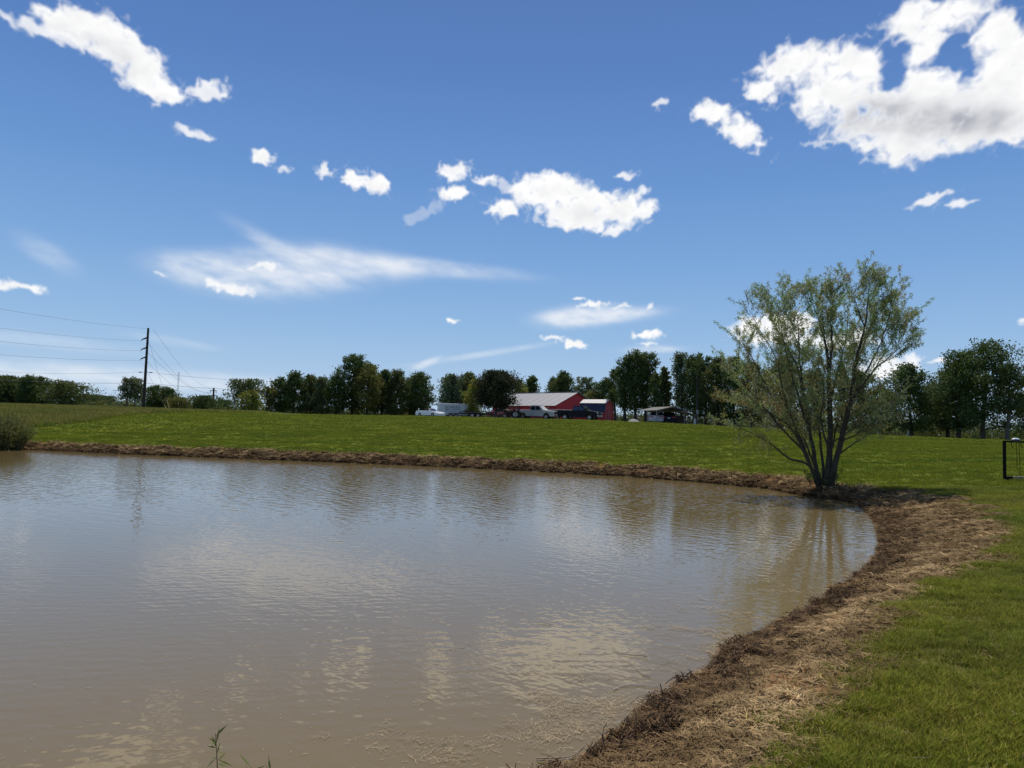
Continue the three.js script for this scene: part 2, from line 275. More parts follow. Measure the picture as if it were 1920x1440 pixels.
function soilColor(x, z, d, w) {                            // wet dark mulch at the water, straw and orange clay above it
  const n = fbm(x * 1.1 + 9, z * 1.1, 4), m = fbm(x * 3.3, z * 3.3 + 5, 3), t = clamp(d / w + 0.3 * n);
  const mulch = [0.105, 0.064, 0.034], straw = [0.19, 0.122, 0.055], clay = [0.235, 0.115, 0.045];
  let c = mulch.map((v, i) => lerp(v, straw[i], smooth(0.3, 0.75, t)));
  const cl = smooth(0.12, 0.4, fbm(x * 0.7 - 3, z * 0.7 + 11, 3) + 0.35 * m + 0.06) * smooth(0.3, 0.55, t);
  c = c.map((v, i) => lerp(v, clay[i], cl * 0.85) * (1 + 0.35 * m));
  return c;
}
const grain = dataTex(512, (u, v) => { const n = 0.72 + 0.55 * tileNoise(u, v, 16, 5); return [n, n, n]; });
const grainBump = dataTex(512, (u, v) => { const n = 0.5 + 0.7 * tileNoise(u, v, 24, 5); return [n, n, n]; });
{
  const azs = [], rs = [];
  for (let a = -180; a < -44; a += 4) azs.push(a);
  for (let a = -44; a <= 44; a += 0.19) azs.push(a);
  for (let a = 46; a <= 180; a += 4) azs.push(a); azs.push(180);
  for (let r = 0.35; r < 15; r *= 1.016) rs.push(r); for (let r = 15; r < 62; r *= 1.009) rs.push(r); for (let r = 62; r < 180; r *= 1.025) rs.push(r); for (let r = 180; r < 5500; r *= 1.12) rs.push(r);
  const na = azs.length, nr = rs.length, pos = new Float32Array(na * nr * 3), col = new Float32Array(na * nr * 3), uv = new Float32Array(na * nr * 2), idx = [];
  for (let j = 0; j < nr; j++) for (let i = 0; i < na; i++) {
    const r = rs[j], x = r * Math.sin(rad(azs[i])), z = -r * Math.cos(rad(azs[i])), o = j * na + i, [h, d, bare, w] = land(x, z);
    pos.set([x, h, z], o * 3); uv.set([x / 1.4, z / 1.4], o * 2);
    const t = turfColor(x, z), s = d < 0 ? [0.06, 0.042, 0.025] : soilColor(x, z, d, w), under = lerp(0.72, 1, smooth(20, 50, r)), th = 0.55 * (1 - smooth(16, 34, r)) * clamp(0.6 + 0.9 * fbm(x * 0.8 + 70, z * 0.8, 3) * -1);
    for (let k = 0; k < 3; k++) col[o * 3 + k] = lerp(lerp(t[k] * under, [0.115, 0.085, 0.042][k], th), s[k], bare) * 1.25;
    if (j && i) { const a = o - na - 1; idx.push(a, a + 1, o, a, o, o - 1); }
  }
  const g = new THREE.BufferGeometry(); g.setAttribute('position', new THREE.BufferAttribute(pos, 3)); g.setAttribute('color', new THREE.BufferAttribute(col, 3)); g.setAttribute('uv', new THREE.BufferAttribute(uv, 2)); g.setIndex(idx); g.computeVertexNormals();
  single('ground', g, new THREE.MeshPhysicalMaterial({ vertexColors: true, map: grain, bumpMap: grainBump, bumpScale: 0.03, roughness: 1, specularIntensity: 0.15 }), 'grassy ground rising gently behind the muddy pond', 'ground', null, 'structure');
}

// ---------------------------------------------------------------- pond: silty water with wind ripples
{
  const n = 2048, size = 64, hgt = new Float32Array(n * n), r = rng(21);
  const wave = (arr, nn, kx, ky, amp, ph) => { const cx = Math.cos(2 * Math.PI * kx / nn), sx = Math.sin(2 * Math.PI * kx / nn); for (let j = 0; j < nn; j++) { const a = 2 * Math.PI * ky * j / nn + ph; let s = Math.sin(a), c = Math.cos(a); for (let i = 0; i < nn; i++) { arr[j * nn + i] += amp * s; const t = s * cx + c * sx; c = c * cx - s * sx; s = t; } } };
  for (let k = 0; k < 70; k++) { const len = 0.16 * Math.pow(6, r() * r()), th = rad(62) + (r() - 0.5) * 2.1, kk = size / len; wave(hgt, n, Math.round(kk * Math.cos(th)), Math.round(kk * Math.sin(th)), len * (0.6 + 0.8 * r()), r() * 6.28); }
  const d = new Uint8Array(n * n * 4);
  for (let j = 0; j < n; j++) for (let i = 0; i < n; i++) {
    const x = -46 + i / n * size, z = 6 - j / n * size;                              // ruffled by the breeze far out, calmer in the lee and near the bank
    const ruf = clamp(0.2 + 0.72 * smooth(-14, -26, z + 0.25 * x + 3.5 * fbm(x * 0.08, z * 0.12, 3)) + 0.22 * fbm(x * 0.13 + 5, z * 0.3, 3) + 0.18 * smooth(2, 9, x) , 0.1, 1);
    const v = 127.5 + hgt[j * n + i] * 46 * ruf * 0.7, o = (j * n + i) * 4; d[o] = d[o + 1] = d[o + 2] = clamp(v, 0, 255); d[o + 3] = 255;
  }
  const big = new THREE.DataTexture(d, n, n); big.wrapS = big.wrapT = THREE.RepeatWrapping; big.magFilter = THREE.LinearFilter; big.needsUpdate = true;
  const m = 512, fine = new Float32Array(m * m), tile = 3.2;
  for (let k = 0; k < 46; k++) { const len = 0.05 * Math.pow(5, r()), th = rad(70) + (r() - 0.5) * 2.4, kk = tile / len; wave(fine, m, Math.round(kk * Math.cos(th)), Math.round(kk * Math.sin(th)), len * (0.5 + r()), r() * 6.28); }
  const nd = new Uint8Array(m * m * 4), s = 0.035;
  for (let j = 0; j < m; j++) for (let i = 0; i < m; i++) { const o = (j * m + i) * 4, gx = (fine[j * m + (i + 1) % m] - fine[j * m + (i + m - 1) % m]), gy = (fine[((j + 1) % m) * m + i] - fine[((j + m - 1) % m) * m + i]), nx = -gx * s * 10, ny = -gy * s * 10, l = Math.hypot(nx, ny, 1); nd[o] = 127.5 + 127.5 * nx / l; nd[o + 1] = 127.5 + 127.5 * ny / l; nd[o + 2] = 127.5 + 127.5 / l; nd[o + 3] = 255; }
  const nt = new THREE.DataTexture(nd, m, m); nt.wrapS = nt.wrapT = THREE.RepeatWrapping; nt.magFilter = THREE.LinearFilter; nt.repeat.set(size / tile, size / tile); nt.needsUpdate = true;
  const g = new THREE.PlaneGeometry(size, size, 1, 1).rotateX(-Math.PI / 2).translate(-46 + size / 2, 0, 6 - size / 2);
  single('pond_water', g, new THREE.MeshPhysicalMaterial({ color: C(0.160, 0.117, 0.050), roughness: 0.04, ior: 1.33, bumpMap: big, bumpScale: 0.0075, normalMap: nt, normalScale: new THREE.Vector2(0.09, 0.09) }), 'muddy brown pond water with fine wind ripples', 'water', null, 'structure');
}


// ---------------------------------------------------------------- leaves, bark
const leafMat = new THREE.MeshPhysicalMaterial({ vertexColors: true, roughness: 0.85, transmission: 0.38, thickness: 0, specularIntensity: 0.3, side: THREE.DoubleSide });
const barkTex = dataTex(256, (u, v) => { const n = 0.62 + 0.5 * tileNoise(u, v, 8, 4) + 0.2 * Math.sin(u * 50 + 5 * tileNoise(u, v, 4, 2)); return [n, n, n]; });
const bark = new THREE.MeshStandardMaterial({ color: C(0.10, 0.08, 0.062), map: barkTex, roughness: 0.95 });
const barkPale = new THREE.MeshStandardMaterial({ color: C(0.16, 0.14, 0.115), map: barkTex, roughness: 0.95 });
const barkOlive = new THREE.MeshStandardMaterial({ color: C(0.085, 0.07, 0.048), map: barkTex, roughness: 0.95 });
// one leaf: a folded diamond
function leaf(b, x, y, z, len, wid, R, col, droop = 0) {
  const th = R() * 6.283, ph = Math.acos(2 * R() - 1) - Math.PI / 2;
  let dx = Math.cos(th) * Math.cos(ph), dy = Math.sin(ph) - droop, dz = Math.sin(th) * Math.cos(ph); const l = Math.hypot(dx, dy, dz); dx /= l; dy /= l; dz /= l;
  let sx = R() - 0.5, sy = R() - 0.5, sz = R() - 0.5; const q = sx * dx + sy * dy + sz * dz; sx -= q * dx; sy -= q * dy; sz -= q * dz; const m = Math.hypot(sx, sy, sz) || 1; sx *= wid / m / 2; sy *= wid / m / 2; sz *= wid / m / 2;
  const k = 0.82 + 0.36 * R(), c = [col[0] * k, col[1] * k, col[2] * k], mx = x + dx * len * 0.45, my = y + dy * len * 0.45, mz = z + dz * len * 0.45, ex = x + dx * len, ey = y + dy * len, ez = z + dz * len;
  b.tri([x, y, z], [mx + sx, my + sy, mz + sz], [ex, ey, ez], c); b.tri([x, y, z], [ex, ey, ez], [mx - sx, my - sy + wid * 0.15, mz - sz], c);
}
const TINT = [[0.082, 0.12, 0.028], [0.082, 0.112, 0.04], [0.135, 0.165, 0.07], [0.105, 0.13, 0.034], [0.16, 0.16, 0.036], [0.23, 0.24, 0.038]];
const PROFILE = {                                          // how wide the crown is at height t (0 foot of crown, 1 top), how low it starts, branch rise
  round: [(t) => Math.sqrt(Math.max(0.03, 1 - Math.pow(2 * t - 0.85, 2) * 0.72)) * (t > 0.9 ? 0.75 : 1), 0.10, 0.35],
  cone: [(t) => 0.25 + 0.95 * Math.pow(1 - t, 0.8) * (0.5 + smooth(0, 0.22, t) * 0.5), 0.07, 0.3],
  tall: [(t) => 0.45 + 0.62 * Math.sin(Math.PI * Math.min(1, 0.16 + t * 0.82)), 0.1, 0.55],
  poplar: [(t) => 0.5 + 0.5 * Math.sin(Math.PI * Math.min(1, 0.2 + t * 0.76)), 0.16, 1.0],
  open: [(t) => 0.35 + 0.72 * Math.sin(Math.PI * Math.min(1, 0.22 + t * 0.72)), 0.30, 0.75],
};
function makeTree(name, label, category, [x, y, z], H, R0, kind, tint, seed, group, dist, opt = {}) {
  const R = rng(seed), [prof, low0, rise] = PROFILE[kind], low = opt.low ?? low0, root = thing(name, label, category, [x, y, z], 0, group), wood = new TB(), crown = new MB();
  const trunkR = opt.trunkR ?? 0.02 * H + 0.035, lean = [(R() - 0.5) * 0.06 * H, (R() - 0.5) * 0.06 * H];
  const axis = (t) => [lean[0] * t * t + 0.015 * H * Math.sin(t * 5 + seed), t * H * 0.93, lean[1] * t * t + 0.015 * H * Math.cos(t * 4 + seed)];
  const tp = [], tr = []; for (let k = 0; k <= 9; k++) { tp.push(axis(k / 9)); tr.push(trunkR * Math.pow(1 - k / 9.6, 0.8) * (k === 0 ? 1.35 : 1)); }
  tp[0][1] = -0.25; wood.tube(tp, tr, 8);
  const size = opt.leaf ?? clamp(0.0026 * dist, 0.2, 0.36), want = opt.leaves ?? Math.round(clamp(H * R0 * (kind === 'open' ? 180 : 310) * Math.pow(0.33 / size, 1.4), 1500, 11000));
  const nb = Math.round(clamp(16 + 2.6 * H, 20, 60)), sub = 4, per = Math.max(2, Math.round(want / (nb * sub))), base = opt.color ?? TINT[tint];
  const lop = R() * 6.283;
  for (let i = 0; i < nb; i++) {
    const t = (i + R()) / nb, hy = lerp(low, 0.97, Math.pow(t, 0.92)), az = i * 2.39996 + R() * 0.8, L = R0 * prof(t) * (0.62 + 0.52 * R()) * (1 + 0.16 * Math.cos(az - lop)), a = axis(hy / 0.93 > 1 ? 1 : hy / 0.93 * 0.96);
    const up = rise * L * (0.4 + 0.7 * R()), e = [a[0] + Math.cos(az) * L, Math.min(a[1] + up, H * 0.985), a[2] + Math.sin(az) * L], mid = [lerp(a[0], e[0], 0.5), lerp(a[1], e[1], 0.36), lerp(a[2], e[2], 0.5)];
    const br = trunkR * 0.34 * (1 - 0.6 * t);
    wood.tube([a, mid, e], [br, br * 0.7, br * 0.25], 4);
    const tone = 0.82 + 0.36 * R(), warm = (R() - 0.5) * 0.3;
    for (let s = 0; s < sub; s++) {
      const q = [0.4, 0.62, 0.82, 1.0][s], sp = R0 * (kind === 'open' ? 0.15 : 0.2) * (0.75 + 0.6 * R()) * (0.55 + 0.45 * prof(t)) + 0.06, cx = lerp(a[0], e[0], q) + (R() - 0.5) * 0.25 * R0, cy = lerp(lerp(a[1], mid[1], q * 1.2 > 1 ? 1 : q * 1.2), e[1], q * q) + (R() - 0.5) * 0.2 * R0, cz = lerp(a[2], e[2], q) + (R() - 0.5) * 0.25 * R0;
      for (let k = 0; k < per; k++) {
        const g1 = (R() + R() + R() - 1.5) * 1.25, g2 = (R() + R() + R() - 1.5) * 1.05, g3 = (R() + R() + R() - 1.5) * 1.25;
        const ly = cy + g2 * sp * (kind === 'poplar' ? 1.6 : 1); if (ly < 0.05) continue;
        leaf(crown, cx + g1 * sp, Math.min(ly, H * 1.02), cz + g3 * sp, size * (0.7 + 0.6 * R()), size * (0.5 + 0.25 * R()), R, [base[0] * tone * (1 + warm), base[1] * tone, base[2] * tone * (1 - warm)], 0.15);
      }
    }
  }
  part(root, 'trunk', wood.geo(), kind === 'open' ? barkPale : bark);
  part(root, 'crown', crown.geo(), opt.mat ?? leafMat);
  return root;
}
const TREES = [
  [-34.63, 170.0, 8.73, 3.41, "round", 0, "dark leafy tree cut by the left edge of the picture"],
  [-33.79, 172.0, 8.64, 2.95, "round", 1, "low dark tree, second from the left edge above the meadow"],
  [-32.94, 166.0, 8.86, 2.38, "cone", 0, "pointed dark tree fourth left of the tall power pole"],
  [-32.24, 168.0, 8.75, 2.41, "round", 0, "dark tree at the right end of the far left clump"],
  [-30.87, 160.0, 7.77, 3.09, "round", 3, "rounded dark tree standing apart, left of the pale open tree"],
  [-29.46, 230.0, 7.05, 3.29, "round", 1, "small far tree in the dip right of the rounded lone tree"],
  [-28.58, 240.0, 6.97, 3.26, "round", 1, "small far tree low in the dip left of the open tree"],
  [-27.27, 165.0, 9.41, 1.65, "open", 2, "thin open tree with bare lower trunk, left one of a pair"],
  [-26.79, 166.0, 9.2, 1.54, "open", 2, "thin open tree with bare lower trunk, right one of a pair beside the pole"],
  [-25.56, 170.0, 8.13, 2.19, "round", 0, "leafy tree just right of the tall power pole"],
  [-24.79, 172.0, 7.86, 2.46, "cone", 0, "dark tree behind the yellow guy wires right of the power pole"],
  [-23.98, 165.0, 5.68, 2.24, "round", 4, "low olive bushy tree below the radio mast"],
  [-22.46, 170.0, 6.3, 2.92, "round", 0, "low dark tree left of the small wooden pole"],
  [-21.26, 240.0, 7.05, 3.09, "round", 1, "far low tree just right of the small wooden pole"],
  [-19.85, 150.0, 9.2, 3.11, "open", 3, "loose dark tree at the left end of the long treeline"],
  [-19.16, 146.0, 7.12, 1.67, "round", 5, "yellow green young tree at the left end of the treeline"],
  [-18.02, 150.0, 7.98, 1.5, "open", 4, "slim tree with visible stems in the left part of the treeline"],
  [-17.24, 152.0, 10.22, 1.74, "round", 0, "dark green tree with pointed top left of the broad left treeline tree"],
  [-16.3, 150.0, 11.26, 2.47, "cone", 0, "broad pointed tree in the left part of the long treeline"],
  [-15.13, 152.0, 10.78, 2.18, "round", 3, "leafy tree third left of the tallest treeline tree"],
  [-14.24, 150.0, 10.45, 1.83, "cone", 2, "narrow dark tree second left of the tallest treeline tree"],
  [-13.28, 148.0, 10.65, 2.22, "round", 0, "dark tree directly left of the tallest treeline tree"],
  [-12.07, 150.0, 15.0, 2.47, "tall", 0, "tallest tree of the left treeline with a bulging top"],
  [-10.93, 148.0, 13.39, 2.97, "round", 4, "olive tree leaning on the right side of the tallest treeline tree"],
  [-9.82, 152.0, 12.52, 2.18, "round", 0, "dark tree between the olive tree and the gap, left one"],
  [-8.82, 150.0, 12.38, 2.36, "cone", 3, "leafy tree with two tops in the right part of the treeline"],
  [-7.74, 154.0, 11.44, 1.98, "round", 2, "pale grey green tree left of the last treeline tree"],
  [-6.93, 150.0, 12.13, 2.58, "round", 0, "rounded dark tree at the right end of the long treeline"],
  [-4.58, 135.0, 10.84, 2.42, "round", 2, "grey green tree standing behind the white cargo trailer"],
  [-3.48, 138.0, 11.61, 2.47, "round", 3, "wide dark tree between the cargo trailer and the round yard tree"],
  [-2.87, 116.0, 8.98, 1.25, "round", 5, "yellow green tree peeping out left of the round yard tree"],
  [1.47, 140.0, 11.48, 2.0, "cone", 0, "narrow tree behind the left end of the barn roof"],
  [0.49, 132.0, 10.13, 1.42, "round", 5, "light green tree peeping out right of the round yard tree"],
  [3.19, 145.0, 11.7, 1.76, "round", 2, "grey green tree above the barn roof, left shoulder of the wide crown"],
  [4.01, 142.0, 12.57, 2.34, "round", 0, "wide crowned tree above the middle of the barn roof"],
  [5.76, 138.0, 11.08, 1.98, "open", 2, "pale loose tree with dark trunk above the barn gable"],
  [6.28, 125.0, 8.13, 1.79, "round", 4, "low olive tree behind the small gambrel shed"],
  [7.17, 125.0, 10.13, 1.79, "round", 0, "dark tree directly right of the gambrel shed peak"],
  [7.9, 112.0, 11.0, 1.36, "open", 0, "tree with a long arm reaching left beside the poplars"],
  [8.66, 108.0, 12.33, 1.39, "poplar", 0, "upright poplar, left of the three tall ones right of the shed"],
  [9.5, 107.0, 12.94, 1.61, "poplar", 0, "upright poplar, middle and tallest of the three right of the shed"],
  [10.29, 108.0, 12.82, 1.31, "poplar", 3, "upright poplar, right of the three tall ones right of the shed"],
  [11.12, 104.0, 9.79, 1.27, "round", 0, "lower leafy tree between the poplars and the spire tree"],
  [11.67, 104.0, 10.83, 0.97, "cone", 3, "narrow spire shaped tree behind the open carport"],
  [12.81, 102.0, 12.33, 1.31, "poplar", 2, "tall thin crowned tree above the carport's right eave"],
  [13.74, 100.0, 11.93, 1.29, "poplar", 0, "tall tree behind the dark utility post beside the carport"],
  [14.59, 98.0, 11.6, 1.4, "tall", 0, "tall dark tree second left of the willow's low branches"],
  [15.54, 96.0, 11.35, 1.51, "round", 3, "dark full tree just left of the willow crown"],
  [16.71, 94.0, 11.22, 1.61, "round", 0, "dark full tree behind the tips of the willow's left branches"],
  [17.98, 92.0, 10.33, 1.58, "round", 4, "olive dark tree behind the left side of the willow"],
  [19.93, 90.0, 10.75, 2.25, "round", 3, "dark humped tree behind the middle left of the willow"],
  [22.14, 90.0, 9.4, 1.61, "round", 0, "dark tree behind the willow, left of its main trunk"],
  [23.91, 88.0, 10.16, 0.82, "cone", 0, "narrow dark tree behind the willow, right of its main trunk"],
  [25.06, 86.0, 8.94, 1.6, "round", 4, "olive tree behind the right trunk of the willow"],
  [26.49, 84.0, 7.15, 1.38, "round", 4, "low olive tree at the right edge of the willow crown"],
  [28.17, 80.0, 8.84, 2.46, "cone", 0, "broad dark cedar like tree right of the willow"],
  [29.46, 96.0, 8.09, 1.51, "round", 2, "pale small tree between the dark cedar like tree and the big right tree"],
  [30.38, 82.0, 8.65, 1.88, "round", 2, "grey green left flank tree of the tall clump at the right"],
  [31.05, 79.0, 9.81, 1.81, "tall", 0, "second tallest dark tree of the clump at the right"],
  [32.41, 78.0, 10.52, 2.4, "tall", 0, "tallest dark tree of the clump at the right"],
  [33.68, 77.0, 8.63, 1.54, "open", 3, "ragged dark tree with side branches at the right of the clump"],
  [34.8, 80.0, 6.25, 1.72, "round", 0, "dark tree cut by the right edge of the picture"]
];                               // [azimuth, distance, height of the top, crown radius, habit, tint, label]
TREES.forEach(([az, d, topY, R0, kind, tint, label], i) => {
  const p = polar(az, d); makeTree({ round: 'leafy_tree', cone: 'pointed_tree', tall: 'tall_tree', poplar: 'poplar_tree', open: 'open_crowned_tree' }[kind], label, 'tree', p, topY - p[1], R0 * (kind === 'poplar' || kind === 'open' ? 1.05 : 1.14), kind, tint, 100 + i * 7, 'trees beyond the lawn', d);
});
// shrubs and saplings under the trees: one tangled mass along the wood's edge
{
  const b = new MB(), R = rng(9);
  for (const [az0, az1, d0, d1, h0, h1, n] of [[-36.05, -30.02, 172, 180, 1.4, 3.2, 40], [-30.32, -20.68, 175, 190, 1.5, 3.6, 60], [-20.86, -5.84, 150, 160, 1.6, 3.6, 90], [-5.84, 1.72, 132, 142, 1.2, 2.6, 40], [5.80, 12.58, 116, 124, 1.2, 3.4, 46], [11.99, 26.65, 96, 106, 1.4, 4.2, 90], [26.00, 35.62, 82, 96, 1.0, 3.2, 80]])
    for (let i = 0; i < n; i++) {
      const az = lerp(az0, az1, (i + R()) / n), d = lerp(d0, d1, R()), [x, y, z] = polar(az, d), h = lerp(h0, h1, R() * R()), w = h * (0.4 + 0.4 * R()), c = TINT[(R() * 5) | 0], s = clamp(0.0024 * d, 0.18, 0.4), cnt = Math.round(60 + 90 * R());
      for (let k = 0; k < cnt; k++) { const th = R() * 6.283, q = Math.sqrt(R()) * w, yy = R() * h * Math.sqrt(1 - (q / w) ** 2 * 0.8); leaf(b, x + Math.cos(th) * q, y + yy, z + Math.sin(th) * q, s * (0.7 + 0.7 * R()), s * 0.6, R, c.map((v) => v * 0.95)); }
    }
  single('undergrowth', b.geo(), leafMat, 'tangled dark undergrowth along the foot of the treeline', 'undergrowth', null, 'stuff');
}
// far wooded rise seen in the gaps
{
  const b = new MB(), R = rng(14);
  for (let i = 0; i < 900; i++) { const az = lerp(-46, 46, R()), d = lerp(420, 620, R()), x = d * Math.sin(rad(az)), z = -d * Math.cos(rad(az)), y0 = groundY(x, z), h = 7 + 7 * R() + 3 * noise(az * 0.3, 3), w = 4 + 4 * R(), c = TINT[R() < 0.5 ? 1 : 0]; for (let k = 0; k < 80; k++) { const th = R() * 6.283, q = Math.sqrt(R()) * w; leaf(b, x + Math.cos(th) * q, y0 + h * R() * Math.sqrt(1 - (q / w) ** 2 * 0.9), z + Math.sin(th) * q, 0.8 + 0.5 * R(), 0.6, R, c); } }
  single('distant_wood', b.geo(), leafMat, 'low band of far woodland on the horizon', 'woodland', null, 'stuff');
}

const willowMat = new THREE.MeshPhysicalMaterial({ vertexColors: true, roughness: 0.8, transmission: 0.55, thickness: 0, specularIntensity: 0.3, side: THREE.DoubleSide });
// ---------------------------------------------------------------- the willow at the water's edge
{
  const STEMS = [
  [0.13, [[10.88, 0.24, -25.74], [10.94, 0.7, -25.74], [11.07, 2.17, -25.85], [11.11, 4.03, -26.05], [11.11, 4.66, -26.13], [11.03, 5.42, -26.22], [10.8, 6.32, -26.32], [10.56, 7.02, -26.42]]],
  [0.05, [[10.78, 4.21, -25.27], [10.81, 5.29, -25.12], [10.77, 6.2, -25.14], [10.89, 6.93, -25.09]]],
  [0.05, [[11.18, 3.16, -26.16], [11.49, 4.3, -26.27], [11.8, 5.45, -26.33], [11.91, 6.69, -26.28]]],
  [0.115, [[11.01, 0.25, -25.69], [11.09, 0.82, -25.63], [11.34, 2.42, -25.37], [11.51, 3.5, -25.19], [11.56, 4.46, -25.07], [11.68, 5.17, -24.95], [11.83, 5.92, -24.88], [11.92, 6.91, -24.84], [11.95, 7.31, -24.83]]],
  [0.055, [[11.58, 2.61, -25.83], [12.04, 3.79, -25.83], [12.4, 4.54, -25.81], [12.8, 5.38, -25.75], [13.16, 6.18, -25.56]]],
  [0.035, [[11.53, 3.49, -24.9], [11.96, 4.32, -24.53], [12.44, 4.88, -24.17], [12.73, 5.6, -23.98]]],
  [0.04, [[12.06, 4.32, -26.28], [12.5, 5.47, -26.33], [12.93, 6.69, -26.13]]],
  [0.09, [[10.76, 0.24, -25.8], [10.64, 0.74, -25.87], [10.54, 1.84, -26.1], [10.36, 3.39, -26.42], [10.25, 4.43, -26.63], [9.95, 5.21, -26.86], [9.53, 6.1, -27.02], [9.23, 6.89, -27.12]]],
  [0.05, [[10.35, 1.93, -25.67], [9.7, 3.84, -25.52], [9.31, 5.1, -25.4], [9.05, 6.73, -25.49]]],
  [0.045, [[10.33, 2.95, -26.08], [10.15, 4.64, -26.23], [10.11, 5.78, -26.27], [10.02, 6.74, -26.31]]],
  [0.075, [[10.71, 0.23, -25.82], [10.38, 1.05, -25.82], [9.97, 2.01, -25.73], [9.43, 3.23, -25.62], [8.97, 4.78, -25.39], [8.39, 5.77, -25.5]]],
  [0.045, [[10.41, 1.18, -26.13], [10.04, 2.38, -26.64], [9.38, 3.73, -27.26], [8.94, 4.94, -27.74], [8.64, 5.55, -27.94]]],
  [0.055, [[10.68, 0.47, -25.83], [10.29, 1.1, -25.92], [9.75, 1.26, -26.11], [9.18, 1.74, -26.26], [8.37, 2.2, -26.47], [7.66, 2.55, -26.65]]],
  [0.04, [[10.19, 1.47, -25.71], [9.42, 2.22, -25.73], [8.66, 3.08, -25.69], [7.95, 3.83, -25.66], [7.39, 4.34, -25.65]]],
  [0.032, [[10.32, 1.64, -26.13], [9.86, 2.38, -26.41], [9.37, 2.74, -26.64], [8.52, 3.27, -26.99]]],
  [0.03, [[10.01, 1.74, -25.59], [9.33, 2.55, -25.5], [8.46, 2.98, -25.62], [7.68, 3.15, -25.79]]],
  [0.034, [[11.28, 1.46, -25.66], [11.71, 1.84, -25.5], [12.09, 2.17, -25.35], [12.51, 2.72, -25.2], [12.91, 3.5, -25.07]]],
  [0.028, [[11.22, 1.94, -25.31], [11.61, 2.16, -25.09], [12.08, 2.62, -24.77], [12.39, 3.06, -24.51]]],
  [0.03, [[10.87, 1.86, -25.26], [11.27, 2.24, -24.95], [11.54, 2.6, -24.68], [11.94, 3.47, -24.13]]],
  [0.04, [[10.86, 1.5, -25.39], [10.45, 2.57, -25.11], [10.36, 3.63, -24.71], [9.98, 4.66, -24.43]]],
  [0.045, [[10.95, 0.93, -25.86], [11.34, 2.04, -26.14], [11.66, 3.18, -26.44], [11.93, 4.55, -26.85]]],
  [0.04, [[10.63, 0.92, -25.99], [10.43, 1.83, -26.41], [10.08, 3.15, -27.03], [9.65, 3.94, -27.46]]],
  [0.022, [[12.06, 5.21, -25.77], [12.44, 6.13, -25.59], [12.71, 7.01, -25.45]]],
  [0.02, [[11.77, 5.73, -24.8], [11.51, 6.64, -24.92], [11.42, 7.14, -24.96]]],
  [0.02, [[12.26, 5.28, -24.67], [12.47, 6.13, -24.56], [12.56, 6.73, -24.52]]],
  [0.02, [[9.47, 5.98, -26.72], [9.72, 6.69, -26.63], [9.85, 7.13, -26.58]]],
  [0.016, [[8.7, 5.78, -26.25], [8.54, 6.2, -26.3], [8.37, 6.51, -26.35]]],
  [0.022, [[10.54, 5.18, -25.02], [10.45, 6.18, -25.06], [10.49, 7.0, -25.04]]],
  [0.02, [[12.61, 4.43, -25.87], [13.17, 5.43, -25.78], [13.43, 5.98, -25.65]]],
  [0.014, [[12.93, 4.98, -25.1], [13.13, 5.2, -25.01], [13.25, 5.48, -24.95]]],
  [0.05, [[10.84, 0.75, -25.82], [10.87, 2.4, -26.36], [10.77, 3.74, -26.82], [10.85, 5.53, -27.27]]]
];                             // [radius at the foot, points]
  const R = rng(3), foot = STEMS[0][1][0], gy = groundY(foot[0], foot[2]);
  const root = thing('willow_tree', 'slender many stemmed willow with thin leaves at the pond edge', 'tree', [foot[0], gy, foot[2]]);
  const loc = (p) => V(p[0] - foot[0], p[1] - gy, p[2] - foot[2]);
  const twigs = new TB(), crown = new MB(), tints = [[0.32, 0.36, 0.14], [0.27, 0.335, 0.14], [0.35, 0.38, 0.17], [0.37, 0.34, 0.11]];
  const shoot = (from, dir, len, r, lean, leaves, c) => {       // one thin curved shoot with leaves along it
    const pts = [from.clone()], rr = [r], d = dir.clone(), p = from.clone(), n = 6;
    for (let k = 1; k <= n; k++) { d.y += lean; d.x += (R() - 0.5) * 0.22; d.z += (R() - 0.5) * 0.22; d.normalize(); p.addScaledVector(d, len / n); if (p.y < 0.12) p.y = 0.12 + R() * 0.1; pts.push(p.clone()); rr.push(Math.max(0.003, r * (1 - k / (n + 0.6)))); }
    twigs.tube(pts, rr, 4);
    for (let k = 0; k < leaves; k++) { const t = 0.2 + 0.8 * Math.sqrt(R()), q = t * n, i = Math.min(n - 1, Math.floor(q)), a = pts[i].clone().lerp(pts[i + 1], q - i); leaf(crown, a.x + (R() - 0.5) * 0.07, a.y + (R() - 0.5) * 0.07, a.z + (R() - 0.5) * 0.07, 0.075 + 0.06 * R(), 0.018 + 0.012 * R(), R, c, 0.35); }
    return pts;
  };
  for (const [r0, raw] of STEMS) {
    const curve = new THREE.CatmullRomCurve3(raw.map(loc)), n = raw.length * 5, pts = curve.getPoints(n), len = curve.getLength();
    for (let k = 1; k < n; k++) { pts[k].x += 0.012 * Math.sin(k * 1.7 + r0 * 99); pts[k].z += 0.012 * Math.cos(k * 1.3); }
    if (raw[0][1] - gy < 0.5) { pts[0].y = -0.35; }
    const rr = pts.map((_, k) => Math.max(0.006, r0 * Math.pow(1 - k / (n + 1), 1.05) * (k < 3 && r0 > 0.07 ? 1.2 : 1)));
    part(root, r0 > 0.07 ? 'trunk' : 'limb', new TB().tube(pts, rr, r0 > 0.05 ? 9 : 6).geo(), barkOlive);
    const kids = Math.round(len * 7.5);
